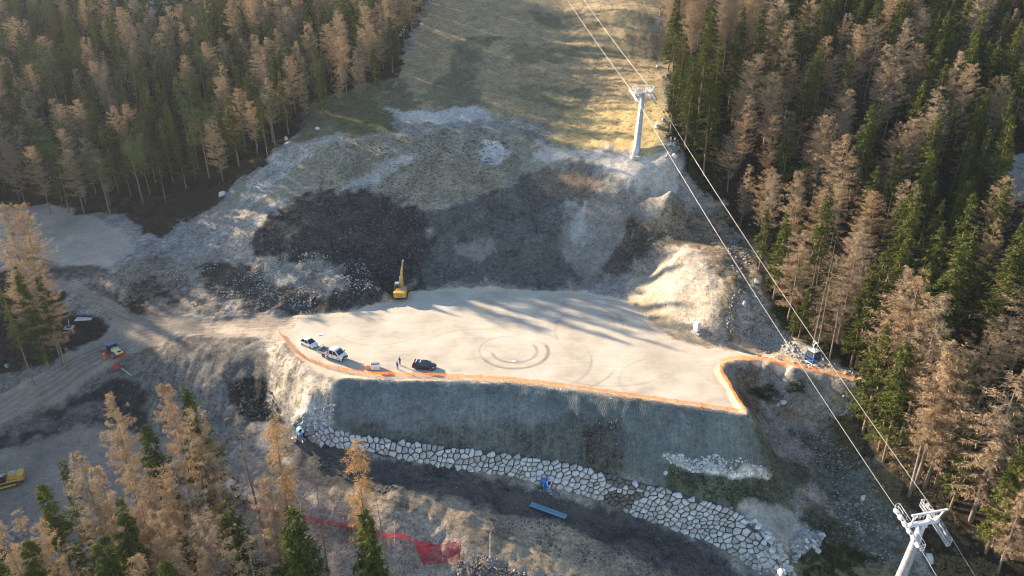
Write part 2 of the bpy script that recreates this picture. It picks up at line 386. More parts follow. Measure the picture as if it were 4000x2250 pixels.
# (pixels, colour, stones, clods, soft metres)
PATCH = [
 ([(1690, -60), (1650, 100), (1570, 240), (1550, 340), (1430, 430), (1660, 425), (1800, 425), (1950, 460), (2120, 470), (2150, 560), (2300, 585), (2480, 600), (2560, 600), (2610, 560), (2600, 400), (2650, 100), (2630, -60)], (.265, .215, .135), .05, .4, 2.0),
 ([(1800, 150), (1960, 140), (1900, 200), (1870, 260), (1840, 340), (1880, 400), (1790, 430), (1640, 400), (1690, 320), (1760, 260)], (.13, .125, .085), .05, .4, 2.5),
 ([(2070, 40), (2300, 50), (2560, 60), (2560, 115), (2350, 120), (2100, 95)], (.15, .135, .09), .05, .4, 2.0),  # this and the next two: shadow blotches put into the grass colour
 ([(1990, 165), (2300, 175), (2590, 160), (2590, 240), (2250, 235), (2000, 250)], (.16, .14, .09), .05, .4, 2.0),
 ([(2020, 330), (2310, 335), (2310, 420), (2060, 400)], (.15, .14, .095), .05, .4, 2.0),
 ([(1200, 400), (1560, 300), (1650, 420), (1500, 480), (1350, 500), (1220, 540), (1150, 560)], (.12, .115, .075), .25, .5, 1.8),
 ([(1330, 460), (1420, 430), (1560, 450), (1560, 520), (1350, 530)], (.085, .095, .05), .1, .5, 1.5),
 ([(1250, 560), (1650, 520), (1900, 500), (2150, 540), (2300, 600), (2200, 650), (2050, 680), (1900, 770), (1700, 830), (1560, 790), (1420, 740), (1150, 770), (1000, 820), (900, 850), (820, 830), (1000, 680)], (.20, .19, .15), .45, .6, 2.0),
 ([(1480, 430), (1560, 435), (1700, 440), (1860, 410), (1950, 440), (1850, 475), (1600, 480), (1500, 450)], WHITE, .5, .4, 1.6),
 ([(1330, 730), (1400, 690), (1500, 610), (1640, 585), (1600, 630), (1500, 680), (1440, 735)], (.31, .31, .305), .3, .3, 1.6),
 ([(1900, 545), (1960, 550), (1980, 600), (1960, 660), (1890, 670), (1870, 620)], (.38, .385, .385), .2, .3, 1.3),
 ([(1120, 580), (1320, 520), (1260, 570), (1130, 660), (1080, 720), (1000, 790), (900, 830), (1000, 700)], (.29, .285, .275), .9, .8, 1.6),
 ([(2100, 545), (2300, 610), (2430, 600), (2560, 610), (2650, 680), (2660, 760), (2540, 790), (2440, 740), (2330, 640), (2100, 620)], (.37, .355, .335), .6, .4, 1.6),
 ([(2060, 760), (2450, 720), (2580, 770), (2530, 850), (2480, 900), (2440, 980), (2380, 1070), (2290, 1120), (2130, 1115), (2150, 1000), (2100, 880)], (.16, .16, .155), .5, .5, 2.0),
 ([(410, -40), (740, -60), (740, 30), (560, 55), (430, 20)], (.34, .34, .33), .4, .4, 2.0), ([(3860, 640), (4060, 600), (4060, 790), (3930, 780)], (.30, .30, .29), .5, .5, 1.5),
 # dark earth mounds
 ([(1647, 838), (1766, 812), (1880, 786), (1957, 750), (2034, 714), (2081, 683), (2267, 652), (2340, 700), (2300, 790), (2210, 800), (2180, 900), (2190, 1000), (2290, 1080), (2200, 1112), (2000, 1115), (1800, 1110), (1640, 1110), (1620, 1050), (1690, 930)], (.078, .083, .084), .3, .7, 2.0),
 ([(2090, 680), (2270, 645), (2350, 720), (2300, 760), (2100, 750)], (.15, .12, .10), .3, .6, 1.8),
 ([(1129, 791), (1217, 750), (1300, 722), (1400, 748), (1538, 752), (1559, 797), (1647, 838), (1705, 950), (1660, 1040), (1630, 1100), (1560, 1150), (1480, 1170), (1380, 1200), (1330, 1140), (1290, 1060), (1200, 1025), (1080, 1020), (980, 1000), (990, 910), (1050, 850)], (.040, .039, .040), .30, .9, 1.7),
 ([(770, 1050), (860, 1030), (980, 1040), (1080, 1110), (1330, 1130), (1500, 1140), (1380, 1205), (1150, 1226), (1000, 1215), (850, 1150)], (.052, .048, .044), .6, 1, 1.4),
 ([(2230, 790), (2280, 780), (2285, 900), (2260, 970), (2220, 960), (2210, 880)], (.26, .265, .265), .3, .3, 1.8),
 ([(1800, 960), (1900, 940), (1960, 1010), (1860, 1010)], (.17, .17, .17), .5, .3, 1.6),
 ([(1120, 1040), (1240, 1020), (1330, 1070), (1360, 1120), (1280, 1140), (1160, 1110)], (.18, .175, .17), .9, .9, 1.8),
 ([(300, 1130), (420, 1060), (600, 1010), (620, 1060), (560, 1110), (600, 1190), (700, 1240), (600, 1250), (450, 1190)], (.085, .08, .075), .4, .8, 1.2),
 ([(620, 1140), (760, 1120), (860, 1170), (840, 1230), (700, 1235)], (.16, .15, .14), .6, .8, 1.5),
 # right bank
 ([(2500, 870), (2620, 810), (2860, 830), (2950, 950), (3020, 1160), (3120, 1380), (2960, 1350), (2850, 1320), (2800, 1180), (2760, 1010), (2640, 960), (2560, 1000)], (.175, .145, .105), .75, 1, 1.2),
 ([(2480, 850), (2560, 880), (2590, 940), (2500, 1010), (2420, 1080), (2350, 1060), (2400, 980)], (.065, .06, .055), .5, .9, 1.2),
 ([(2600, 1000), (2700, 965), (2770, 1060), (2800, 1190), (2760, 1270), (2690, 1310), (2600, 1270), (2520, 1210), (2440, 1160), (2480, 1080), (2560, 1060)], (.30, .27, .225), .5, .6, 1.5),
 ([(2640, 1080), (2750, 1100), (2780, 1200), (2700, 1280), (2620, 1240), (2560, 1180)], (.33, .30, .25), .3, .5, 1.5),
 ([(2940, 1080), (3060, 1300), (3200, 1410), (3060, 1385), (2900, 1310), (2870, 1180)], (.21, .20, .185), .95, 1, 1.2),
 ([(2560, 795), (2650, 770), (2850, 795), (2860, 815), (2700, 815)], (.36, .31, .25), .2, .2, .8),
 ([(180, 1080), (450, 1050), (620, 1000), (760, 1090), (900, 1170), (860, 1235), (560, 1225), (400, 1150)], (.135, .12, .105), .4, .9, 1.5),
 ([(-60, 1470), (200, 1400), (430, 1300), (700, 1290), (950, 1330), (1040, 1420), (1060, 1560), (900, 1700), (600, 1720), (-60, 1780)], (.125, .118, .108), .3, .7, 1.5),
 # plaza and roads
 (CREST + EDGE_R[1:] + EDGE_B + EDGE_L, (.49, .42, .335), .06, .10, .5),
 ([(2450, 1165), (2520, 1160), (2640, 1260), (2760, 1320), (2960, 1360), (3350, 1465), (3350, 1480), (2950, 1380), (2760, 1352), (2640, 1322), (2560, 1260), (2490, 1200)], (.30, .25, .185), .15, .4, .9),
 ([(1160, 1235), (1350, 1218), (1330, 1300), (1110, 1320), (900, 1320), (700, 1300), (620, 1350), (400, 1450), (150, 1590), (-60, 1700), (-60, 1570), (150, 1460), (300, 1360), (430, 1300), (440, 1250), (330, 1170), (160, 1100), (200, 1085), (400, 1150), (560, 1230), (760, 1255)], (.24, .21, .18), .08, .15, .7),  # left road, its shade put into the colour
 ([(-60, 800), (150, 795), (230, 803), (360, 845), (500, 925), (520, 990), (440, 1035), (310, 1042), (200, 1015), (100, 1010), (-60, 990)], (.33, .295, .255), .1, .12, .7),
 ([(140, 1015), (260, 1035), (370, 1045), (360, 1090), (200, 1080), (130, 1060)], (.09, .085, .08), .3, .8, .8),
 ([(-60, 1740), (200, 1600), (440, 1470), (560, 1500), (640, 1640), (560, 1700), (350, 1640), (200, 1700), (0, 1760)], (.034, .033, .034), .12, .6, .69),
 ([(60, 1670), (300, 1560), (420, 1560), (400, 1620), (200, 1690), (40, 1730)], (.10, .095, .092), .3, .6, 1.5),
 ([(-60, 1790), (300, 1660), (560, 1700), (760, 1760), (900, 1860), (700, 1900), (400, 1980), (-60, 2050)], (.20, .175, .15), .15, .2, 1.0),
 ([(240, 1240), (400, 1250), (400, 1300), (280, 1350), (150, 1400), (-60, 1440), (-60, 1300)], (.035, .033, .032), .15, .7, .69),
 ([(540, 1460), (700, 1400), (900, 1480), (1000, 1640), (1000, 1720), (800, 1760), (640, 1700)], (.145, .14, .13), .3, .8, 1.5),
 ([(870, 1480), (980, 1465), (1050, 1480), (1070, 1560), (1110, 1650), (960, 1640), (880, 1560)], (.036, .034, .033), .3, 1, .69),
 ([(1160, 1235), (1360, 1212), (1400, 1300), (1110, 1320), (1000, 1325), (860, 1300), (800, 1275), (900, 1250)], (.46, .395, .32), .1, .2, 1.6),  # sunlit end of the same road, painted paler
 ([(2200, 420), (2420, 400), (2600, 400), (2620, 540), (2560, 600), (2300, 585), (2150, 550)], (.34, .27, .14), .05, .45, 2.5),  # golden sunlight by the far tower, put into the grass colour
 # bright bank left of the embankment
 ([(1090, 1310), (1150, 1395), (1230, 1450), (1320, 1478), (1310, 1560), (1300, 1650), (1230, 1668), (1130, 1640), (1060, 1560), (1040, 1440), (1030, 1330)], (.37, .33, .275), .35, .9, .9),
 ([(1190, 1560), (1310, 1560), (1300, 1655), (1180, 1660), (1120, 1620)], (.48, .46, .43), .9, .9, .9),
 # embankment face
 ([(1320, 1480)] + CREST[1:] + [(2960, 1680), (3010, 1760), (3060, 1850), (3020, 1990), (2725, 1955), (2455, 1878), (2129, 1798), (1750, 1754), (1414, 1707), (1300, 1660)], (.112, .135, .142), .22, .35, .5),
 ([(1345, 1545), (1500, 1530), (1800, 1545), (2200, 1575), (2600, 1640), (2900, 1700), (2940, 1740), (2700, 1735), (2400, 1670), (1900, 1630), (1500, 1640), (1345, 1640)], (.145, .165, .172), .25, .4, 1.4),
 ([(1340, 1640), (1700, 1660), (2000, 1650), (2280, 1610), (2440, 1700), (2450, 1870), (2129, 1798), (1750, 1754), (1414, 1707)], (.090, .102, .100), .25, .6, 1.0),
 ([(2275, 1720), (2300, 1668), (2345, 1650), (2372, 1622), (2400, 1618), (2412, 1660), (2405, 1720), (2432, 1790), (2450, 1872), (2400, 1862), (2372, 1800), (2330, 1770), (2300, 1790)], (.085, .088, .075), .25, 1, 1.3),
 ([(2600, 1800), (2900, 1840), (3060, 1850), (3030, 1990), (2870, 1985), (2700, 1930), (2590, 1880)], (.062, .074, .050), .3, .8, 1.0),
 ([(2560, 1775), (2640, 1790), (2800, 1815), (3010, 1840), (3000, 1862), (2760, 1840), (2600, 1800)], (.50, .49, .46), 1, 1, .35),
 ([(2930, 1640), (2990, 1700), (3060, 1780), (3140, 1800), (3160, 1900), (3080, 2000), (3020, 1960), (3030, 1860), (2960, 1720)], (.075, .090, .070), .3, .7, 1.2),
 # ravine
 ([(2890, 1420), (3000, 1425), (3150, 1455), (3340, 1505), (3300, 1560), (3000, 1540), (2930, 1520)], (.17, .168, .16), .6, .6, .9),
 ([(2860, 1425), (2960, 1440), (2960, 1520), (2990, 1600), (2960, 1680), (2920, 1620), (2880, 1540)], (.13, .11, .08), .6, .9, .7),
 ([(2930, 1530), (3010, 1500), (3060, 1530), (2990, 1560)], (.03, .04, .025), .2, .8, .7),
 ([(3010, 1560), (3280, 1560), (3260, 1640), (3060, 1620)], (.15, .13, .10), .4, .5, 1.2),
 ([(3060, 1640), (3260, 1660), (3380, 1800), (3500, 2000), (3560, 2200), (3400, 2240), (3240, 2020), (3160, 1860)], (.085, .098, .085), .6, .8, 1.6),
 ([(3240, 1640), (3330, 1640), (3400, 1800), (3520, 1960), (3620, 2120), (3540, 2100), (3400, 1930), (3300, 1770)], (.065, .06, .035), .2, .7, 1.5),
 ([(3140, 1960), (3260, 2020), (3380, 2160), (3300, 2230), (3180, 2150), (3120, 2040)], (.05, .058, .04), .4, .8, 1.2),
 ([(3200, 1570), (3290, 1560), (3310, 1630), (3250, 1660)], (.27, .22, .15), .3, .6, .9),
 ([(2900, 1985), (3060, 1985), (3140, 2050), (3160, 2160), (3080, 2300), (3020, 2200), (2960, 2080)], (.30, .295, .28), .6, .4, 1.0),
 ([(3120, 2160), (3300, 2130), (3500, 2200), (3600, 2300), (3060, 2330)], (.15, .14, .085), .4, .7, 1.5),
 # lower road
 ([(1160, 1690), (1414, 1762), (1725, 1818), (2000, 1860), (2233, 1916), (2518, 2025), (2776, 2120), (2983, 2245), (3040, 2330), (2600, 2330), (2200, 2160), (1900, 2060), (1700, 2010), (1400, 1960), (1180, 1880), (1080, 1760)], (.072, .071, .071), .12, .7, .8),  # dark earth, deepened for the shade below the embankment
 ([(1240, 1890), (1500, 1920), (1800, 1960), (2050, 2030), (2300, 2110), (2600, 2240), (2500, 2330), (2300, 2290), (2000, 2200), (1700, 2110), (1400, 2030), (1240, 1980)], (.25, .21, .16), .15, .6, 1.2),  # sunlit strip of the lower road, painted lighter tan
 ([(2080, 1900), (2300, 1960), (2560, 2100), (2400, 2080), (2150, 2010), (1800, 1900)], (.095, .09, .085), .2, .3, 1.5),
 ([(1180, 1860), (1500, 2010), (1720, 2080), (1900, 2150), (2060, 2200), (2300, 2330), (1000, 2330), (700, 2150), (900, 1980)], (.27, .235, .20), .85, .8, 1.5),
 ([(1800, 2160), (2000, 2190), (2300, 2300), (2200, 2330), (1900, 2330), (1820, 2240)], (.14, .12, .10), .5, .9, 1.5),
]
WX = GX + fbm(GX, GY, 8, 5, 1) * 3.6 + fbm(GX, GY, 1.6, 2, 3) * 1.1
WY = GY + fbm(GX, GY, 8, 5, 2) * 3.6 + fbm(GX, GY, 1.6, 2, 4) * 1.1
floor_c = np.array((.032, .027, .019))
colr = np.ones(GX.shape + (3,)) * floor_c
prop = np.zeros(GX.shape + (3,)); prop[..., 0] = .18; prop[..., 1] = .8
def lay(poly, c, st, cl, soft, warp=1.0):
    px_ = np.array(poly); x0, y0 = px_.min(0) - soft - 4; x1, y1 = px_.max(0) + soft + 4
    i0, i1 = np.searchsorted(gx, (x0, x1)); j0, j1 = np.searchsorted(gy, (y0, y1))
    if i1 <= i0 or j1 <= j0: return
    s_ = np.s_[j0:j1, i0:i1]
    soft = soft * .6
    d = sdist(poly, GX[s_] + (WX[s_] - GX[s_]) * warp, GY[s_] + (WY[s_] - GY[s_]) * warp)
    w = smooth(-soft, soft, d + fbm(GX[s_], GY[s_], 2.2, 3, 9) * soft * 2.0)[..., None]
    colr[s_] = colr[s_] * (1 - w) + np.array(c) * w
    prop[s_] = prop[s_] * (1 - w) + np.array((st, cl, 0)) * w
lay(OPEN, PALE, .6, .7, 1.2)
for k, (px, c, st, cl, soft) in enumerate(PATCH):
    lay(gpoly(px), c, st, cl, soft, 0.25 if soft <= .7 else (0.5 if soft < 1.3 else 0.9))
for px_, k_ in (([(1320, 1480)] + CREST[1:] + [(2960, 1680), (3010, 1760), (3060, 1850), (2725, 1955), (2129, 1798), (1414, 1707)], .8), ([(1090, 1310), (1150, 1395), (1230, 1450), (1320, 1478), (1310, 1650), (1060, 1600), (1030, 1400)], 1.0), ([(2450, 1000), (2900, 950), (2960, 1330), (2600, 1290)], .35), ([(950, 1150), (1320, 1130), (1320, 1210), (900, 1225)], .8), ([(550, 1440), (900, 1420), (1050, 1480), (1000, 1700), (650, 1650)], .8)):
    q_ = sdist(gpoly(px_), GX, GY); prop[..., 2] = np.maximum(prop[..., 2], k_ * smooth(-1.5, 1.5, q_))
# wheel ruts along the dirt roads
def rut(px_, gap, w_, k_):
    L_ = [G(u, v) for u, v in px_]; best = np.full(GX.shape, 1e9)
    for a, b in zip(L_[:-1], L_[1:]):
        ex, ey = b.x - a.x, b.y - a.y; q = ex * ex + ey * ey; t_ = np.clip(((GX - a.x) * ex + (GY - a.y) * ey) / q, 0, 1)
        best = np.minimum(best, np.hypot(GX - a.x - ex * t_, GY - a.y - ey * t_))
    m_ = np.clip(1 - np.abs(best - gap) / w_, 0, 1) * k_ * np.clip(.7 + fbm(GX, GY, 6, 2, 33), 0, 1)
    colr[:] = colr * (1 - m_[..., None])
for px_ in ([(-40, 1640), (150, 1520), (300, 1425), (450, 1350), (650, 1300), (900, 1275), (1150, 1262)], [(170, 1092), (330, 1135), (480, 1195), (600, 1245), (800, 1262), (1100, 1250)]):
    for gap in (.0, 1.1, 2.3): rut(px_, gap, .45, .38)
for px_ in ([(1300, 1900), (1600, 1960), (1900, 2050), (2200, 2150), (2500, 2260)], [(1350, 1960), (1650, 2030), (1950, 2120), (2200, 2200)]):
    for gap in (.0, 1.2): rut(px_, gap, .4, .35)
colr *= np.array((1.07, 1.0, .90))
# low-frequency tone of the material itself
tone = 1 + .22 * fbm(GX, GY, 16, 4, 5) + (.12 + .35 * prop[..., 1]) * fbm(GX, GY, 3.0, 4, 6)
colr *= tone[..., None]
gz_ = colr[..., :1] * 0 + .03 * fbm(GX, GY, 9, 3, 8)[..., None]
colr = np.clip(colr + colr * gz_ * np.array((1.5, .3, -1.5)), .01, .85)
# relief: clods, rills and benches as real height
cl = prop[..., 1]
inner = 1 - smooth(-1.0, 1.0, pd)
near = smooth(330, 250, GY)
GZ = GZ + near * inner * (cl * (.50 * fbm(GX, GY, 5.0, 3, 11) + .45 * fbm(GX, GY * .28, 2.6, 3, 15) + .22 * fbm(GX, GY, 1.6, 3, 12))) + (1 - inner) * .03 * fbm(GX, GY, 3, 3, 13)
GZ = GZ + (1 - near) * 1.5 * fbm(GX, GY, 30, 3, 14)

def grid_mesh(name, X, Y, Z, mat):
    ny, nx = X.shape
    me = bpy.data.meshes.new(name)
    co = np.stack([X, Y, Z], -1).reshape(-1, 3).astype(np.float32)
    idx = np.arange(ny * nx).reshape(ny, nx)
    q = np.stack([idx[:-1, :-1], idx[:-1, 1:], idx[1:, 1:], idx[1:, :-1]], -1).reshape(-1, 4).astype(np.int32)
    me.vertices.add(len(co)); me.vertices.foreach_set("co", co.ravel())
    me.loops.add(q.size); me.loops.foreach_set("vertex_index", q.ravel())
    me.polygons.add(len(q)); me.polygons.foreach_set("loop_start", np.arange(0, q.size, 4, dtype=np.int32))
    me.polygons.foreach_set("loop_total", np.full(len(q), 4, np.int32))
    me.polygons.foreach_set("use_smooth", np.ones(len(q), bool))
    me.update(calc_edges=True)
    me.materials.append(mat)
    return me
def set_attr(me, name, arr):
    a = me.color_attributes.new(name, 'FLOAT_COLOR', 'POINT')
    f = np.concatenate([arr.reshape(-1, 3), np.ones((arr.size // 3, 1))], 1).astype(np.float32)
    a.data.foreach_set("color", f.ravel())

def ground_material():
    t = NT("soil_and_gravel")
    p = t.pos()
    a = t.new("Attribute", attribute_name="soil"); b = t.new("Attribute", attribute_name="mix")
    sp = t.new("SeparateColor"); t.l(b.outputs["Color"], sp.inputs[0])
    stone, clod, tool = sp.outputs[0], sp.outputs[1], sp.outputs[2]
    n1 = t.noise(p, .9, 6, .7); n2 = t.noise(p, 4.5, 4, .7); n3 = t.noise(p, .16, 4, .6)
    # grain: lighter and darker crumbs
    n0 = t.noise(p, .30, 4, .65, .5); n5 = t.noise(p, 2.0, 4, .75)
    g = t.math('ADD', t.math('MULTIPLY', t.math('SUBTRACT', n2, .5), 2.0), t.math('MULTIPLY', t.math('SUBTRACT', n1, .5), 2.0))
    g = t.math('ADD', g, t.math('ADD', t.math('MULTIPLY', t.math('SUBTRACT', n0, .5), 1.1), t.math('MULTIPLY', t.math('SUBTRACT', n5, .5), 2.0)))
    # rills and bucket-tooth lines running down the banks
    mp = t.new("Mapping"); t.l(p, mp.inputs[0]); mp.inputs["Scale"].default_value = (1.6, .16, .12)
    rl = t.noise(mp.outputs[0], 1.0, 4, .7)
    wv = t.new("TexWave"); wv.inputs["Scale"].default_value = .9; wv.inputs["Distortion"].default_value = 2.5; wv.inputs["Detail"].default_value = 3; wv.inputs["Detail Scale"].default_value = .6
    mq = t.new("Mapping"); t.l(p, mq.inputs[0]); mq.inputs["Rotation"].default_value = (0, 0, .5); t.l(mq.outputs[0], wv.inputs["Vector"])
    g = t.math('ADD', g, t.math('MULTIPLY', tool, t.math('ADD', t.math('MULTIPLY', t.math('SUBTRACT', rl, .5), 1.6), t.math('MULTIPLY', t.math('SUBTRACT', wv.outputs["Fac"], .5), t.math('MULTIPLY', t.math('POWER', tool, 6.0), .35)))))
    amp = t.math('ADD', t.math('MULTIPLY', clod, 1.25), .18)
    g = t.math('MAXIMUM', t.math('ADD', t.math('MULTIPLY', g, amp), 1.0), .25)
    vm = t.new("VectorMath", operation='SCALE'); t.l(a.outputs["Color"], vm.inputs[0]); t.l(g, vm.inputs["Scale"])
    c = vm.outputs[0]
    # stones of two sizes
    for sc, th, lo in ((.95, .30, .50), (2.1, .42, .35)):
        vo = t.new("TexVoronoi"); vo.inputs["Scale"].default_value = sc; vo.inputs["Randomness"].default_value = 1.0
        t.l(p, vo.inputs["Vector"])
        ns = t.noise(p, sc * .35, 3, .7)
        inside = t.math('LESS_THAN', vo.outputs["Distance"], t.math('MULTIPLY', t.math('ADD', ns, .35), th))
        spc = t.new("SeparateColor"); t.l(vo.outputs["Color"], spc.inputs[0])
        pick = t.math('LESS_THAN', spc.outputs[0], t.math('MULTIPLY', t.math('MULTIPLY', stone, 1.5), t.math('ADD', ns, -.12)))
        k = t.math('MULTIPLY', t.math('MULTIPLY', inside, pick), .7)
        rc = t.ramp(spc.outputs[1], [(0, (.16, .155, .145)), (.6, (.27, .26, .25)), (1, (.42, .41, .39))])
        c = t.mix(k, c, t.mix(.38, c, rc))
    t.l(c, t.b.inputs["Base Color"])
    t.b.inputs["Roughness"].default_value = .95
    t.b.inputs["Specular IOR Level"].default_value = .05
    h = t.math('ADD', t.math('MULTIPLY', n1, 1.0), t.math('MULTIPLY', n2, .35))
    h = t.math('ADD', t.math('MULTIPLY', h, t.math('ADD', clod, .06)), t.math('MULTIPLY', tool, t.math('ADD', t.math('MULTIPLY', wv.outputs['Fac'], t.math('MULTIPLY', t.math('POWER', tool, 6.0), .5)), rl)))
    t.bump(h, .8, .35)
    return t
gt = ground_material()
# machine tracks left on the ground: ring-shaped ruts, worked in the material at their place on the ground
def add_ruts(t):
    sepn = t.new("SeparateXYZ"); t.l(t.pos(), sepn.inputs[0]); X, Y = sepn.outputs[0], sepn.outputs[1]
    tot = None
    nz = t.noise(t.pos(), .35, 3, .6)
    def ring(u, v, ru, w, a0, a1, s_):
        nonlocal tot
        cx, cy, _ = P(u, v, 0); zc = cy / ray(u, v)[1]; r = ru / FPX * zc
        dx, dy = t.math('SUBTRACT', X, cx), t.math('SUBTRACT', Y, cy)
        d = t.math('SQRT', t.math('ADD', t.math('MULTIPLY', dx, dx), t.math('MULTIPLY', dy, dy)))
        d = t.math('ABSOLUTE', t.math('SUBTRACT', d, r))
        m = t.math('SUBTRACT', 1.0, t.math('DIVIDE', d, w), clamp=True)
        an = t.math('ARCTAN2', dy, dx)
        mid, half = (a0 + a1) / 2, (a1 - a0) / 2
        if half < 3.1:
            q = t.math('ABSOLUTE', t.math('SUBTRACT', an, mid))
            q = t.math('MINIMUM', q, t.math('SUBTRACT', 2 * math.pi, q))
            m = t.math('MULTIPLY', m, t.math('MULTIPLY', t.math('SUBTRACT', half, q), 3.0, clamp=True))
        m = t.math('MULTIPLY', m, s_)
        tot = m if tot is None else t.math('MAXIMUM', tot, m)
    pi = math.pi
    for args in [(2010, 1372, 88, .55, -pi, .75, .9), (2010, 1372, 132, .6, -2.9, .6, 1.0), (1985, 1368, 112, .3, 1.2, 4.3, .5), (2080, 1400, 230, .5, -1.1, .35, .5),
                 (2150, 1390, 260, .4, -2.0, -.3, .6), (2350, 1330, 330, .5, -2.3, -.9, .4), (2260, 1260, 140, .35, -.5, 1.5, .35), (2260, 1260, 170, .35, -.5, 1.5, .35),
                 (2470, 1300, 300, .5, 2.3, 3.6, .3), (1700, 900, 520, .5, -2.4, -.9, .35), (1720, 880, 590, .5, -2.4, -.9, .35), (2000, 2600, 1500, .8, 1.2, 2.0, .3), (2050, 2650, 1620, .9, 1.2, 2.0, .3), (1850, 1400, 240, .5, 1.0, 2.6, .3),
                 (1900, 1550, 300, .4, .6, 2.2, .3), (1500, 1250, 200, .4, -2.6, -.6, .3), (2620, 1500, 200, .4, 1.6, 3.4, .3), (2500, 1000, 420, .6, -2.1, -.7, .35)]:
        ring(*args)
    # fine brushed lines of a dozer blade along X
    mp = t.new("Mapping"); t.l(t.pos(), mp.inputs[0]); mp.inputs["Scale"].default_value = (.05, 1.0, 1.0); mp.inputs["Rotation"].default_value = (0, 0, .12)
    br = t.noise(mp.outputs[0], 1.1, 6, .7, .6)
    return t.math('MULTIPLY', tot, t.math('ADD', nz, .25)), br

me = grid_mesh("ground", GX, GY, GZ, gt.m)
set_attr(me, "soil", colr); set_attr(me, "mix", prop)
ground = tag(put("ground", me), kind="structure")
# fine sheet of rolled sand over the flat work area, following its outline, 3 cm thick
def sheet_material():
    t = NT("rolled_sand")
    ruts, br = add_ruts(t)
    p = t.pos()
    n1, n2 = t.noise(p, .12, 5, .65), t.noise(p, 3.0, 5, .7)
    base = t.ramp(n1, [(.35, (.37, .325, .255)), (.5, (.47, .415, .325)), (.65, (.53, .475, .385))])
    base = t.mix(t.math('MULTIPLY', t.math('ABSOLUTE', t.math('SUBTRACT', br, .5)), 2.2, clamp=True), base, (.33, .29, .23))
    base = t.mix(t.math('MULTIPLY', ruts, 1.15, clamp=True), base, (.20, .175, .14))
    base = t.mix(t.math('MULTIPLY', t.math('SUBTRACT', n2, .62), 2.0, clamp=True), base, (.30, .265, .215))
    t.l(base, t.b.inputs["Base Color"])
    t.b.inputs["Specular IOR Level"].default_value = .05
    h = t.math('ADD', t.math('MULTIPLY', n2, .25), t.math('MULTIPLY', t.math('SUBTRACT', br, ruts), .6))
    t.bump(h, .35, .08)
    return t.m
step = .5
xs = np.arange(-60, 62, step); ys = np.arange(98, 158, step)
SX, SY = np.meshgrid(xs, ys)
sdp = sdist(PLAZA, SX + .6 * fbm(SX, SY, 3, 3, 20), SY + .6 * fbm(SX, SY, 3, 3, 21))
inside = sdp > 1.2
SZ = np.interp(sdp, [1.2, 2.0], [-.02, .05]) + .02 * fbm(SX, SY, 4, 3, 22)
SZh = np.array([[hz(x, y) for x in xs] for y in ys])
SZ = SZh + np.interp(sdp, [1.2, 2.2], [-.03, .035])
idx = -np.ones(SX.shape, int); idx[inside] = np.arange(inside.sum())
vv = np.stack([SX[inside], SY[inside], SZ[inside]], -1)
q = np.stack([idx[:-1, :-1], idx[:-1, 1:], idx[1:, 1:], idx[1:, :-1]], -1).reshape(-1, 4)
q = q[(q >= 0).all(1)]
me = bpy.data.meshes.new("work_platform_sand")
me.from_pydata(vv.tolist(), [], q.tolist()); me.materials.append(sheet_material())
me.polygons.foreach_set("use_smooth", [True] * len(q)); me.update()
tag(put("work_platform_ground", me), kind="structure")
# ---------------------------------------------------------------- trees
def tris(parts):
    """parts: list of (P0, dir, side, len, wid) arrays -> vertices, faces"""
    p = np.concatenate([q[0] for q in parts]); d = np.concatenate([q[1] for q in parts]); s_ = np.concatenate([q[2] for q in parts])
    L = np.concatenate([q[3] for q in parts])[:, None]; W = np.concatenate([q[4] for q in parts])[:, None]
    d = d / (np.linalg.norm(d, axis=1, keepdims=True) + 1e-9); s_ = s_ / (np.linalg.norm(s_, axis=1, keepdims=True) + 1e-9)
    a = p - s_ * W * .5; b = p + s_ * W * .5; c = p + d * L
    return np.stack([a, b, c], 1).reshape(-1, 3)
def tri_mesh(name, V, mat):
    me = bpy.data.meshes.new(name); n = len(V) // 3
    me.vertices.add(n * 3); me.vertices.foreach_set("co", V.astype(np.float32).ravel())
    me.loops.add(n * 3); me.loops.foreach_set("vertex_index", np.arange(n * 3, dtype=np.int32))
    me.polygons.add(n); me.polygons.foreach_set("loop_start", np.arange(0, n * 3, 3, dtype=np.int32)); me.polygons.foreach_set("loop_total", np.full(n, 3, np.int32))
    me.update(calc_edges=True); me.materials.append(mat)
    return me
def unit(rg, n):
    v = rg.normal(size=(n, 3)); return v / np.linalg.norm(v, axis=1, keepdims=True)
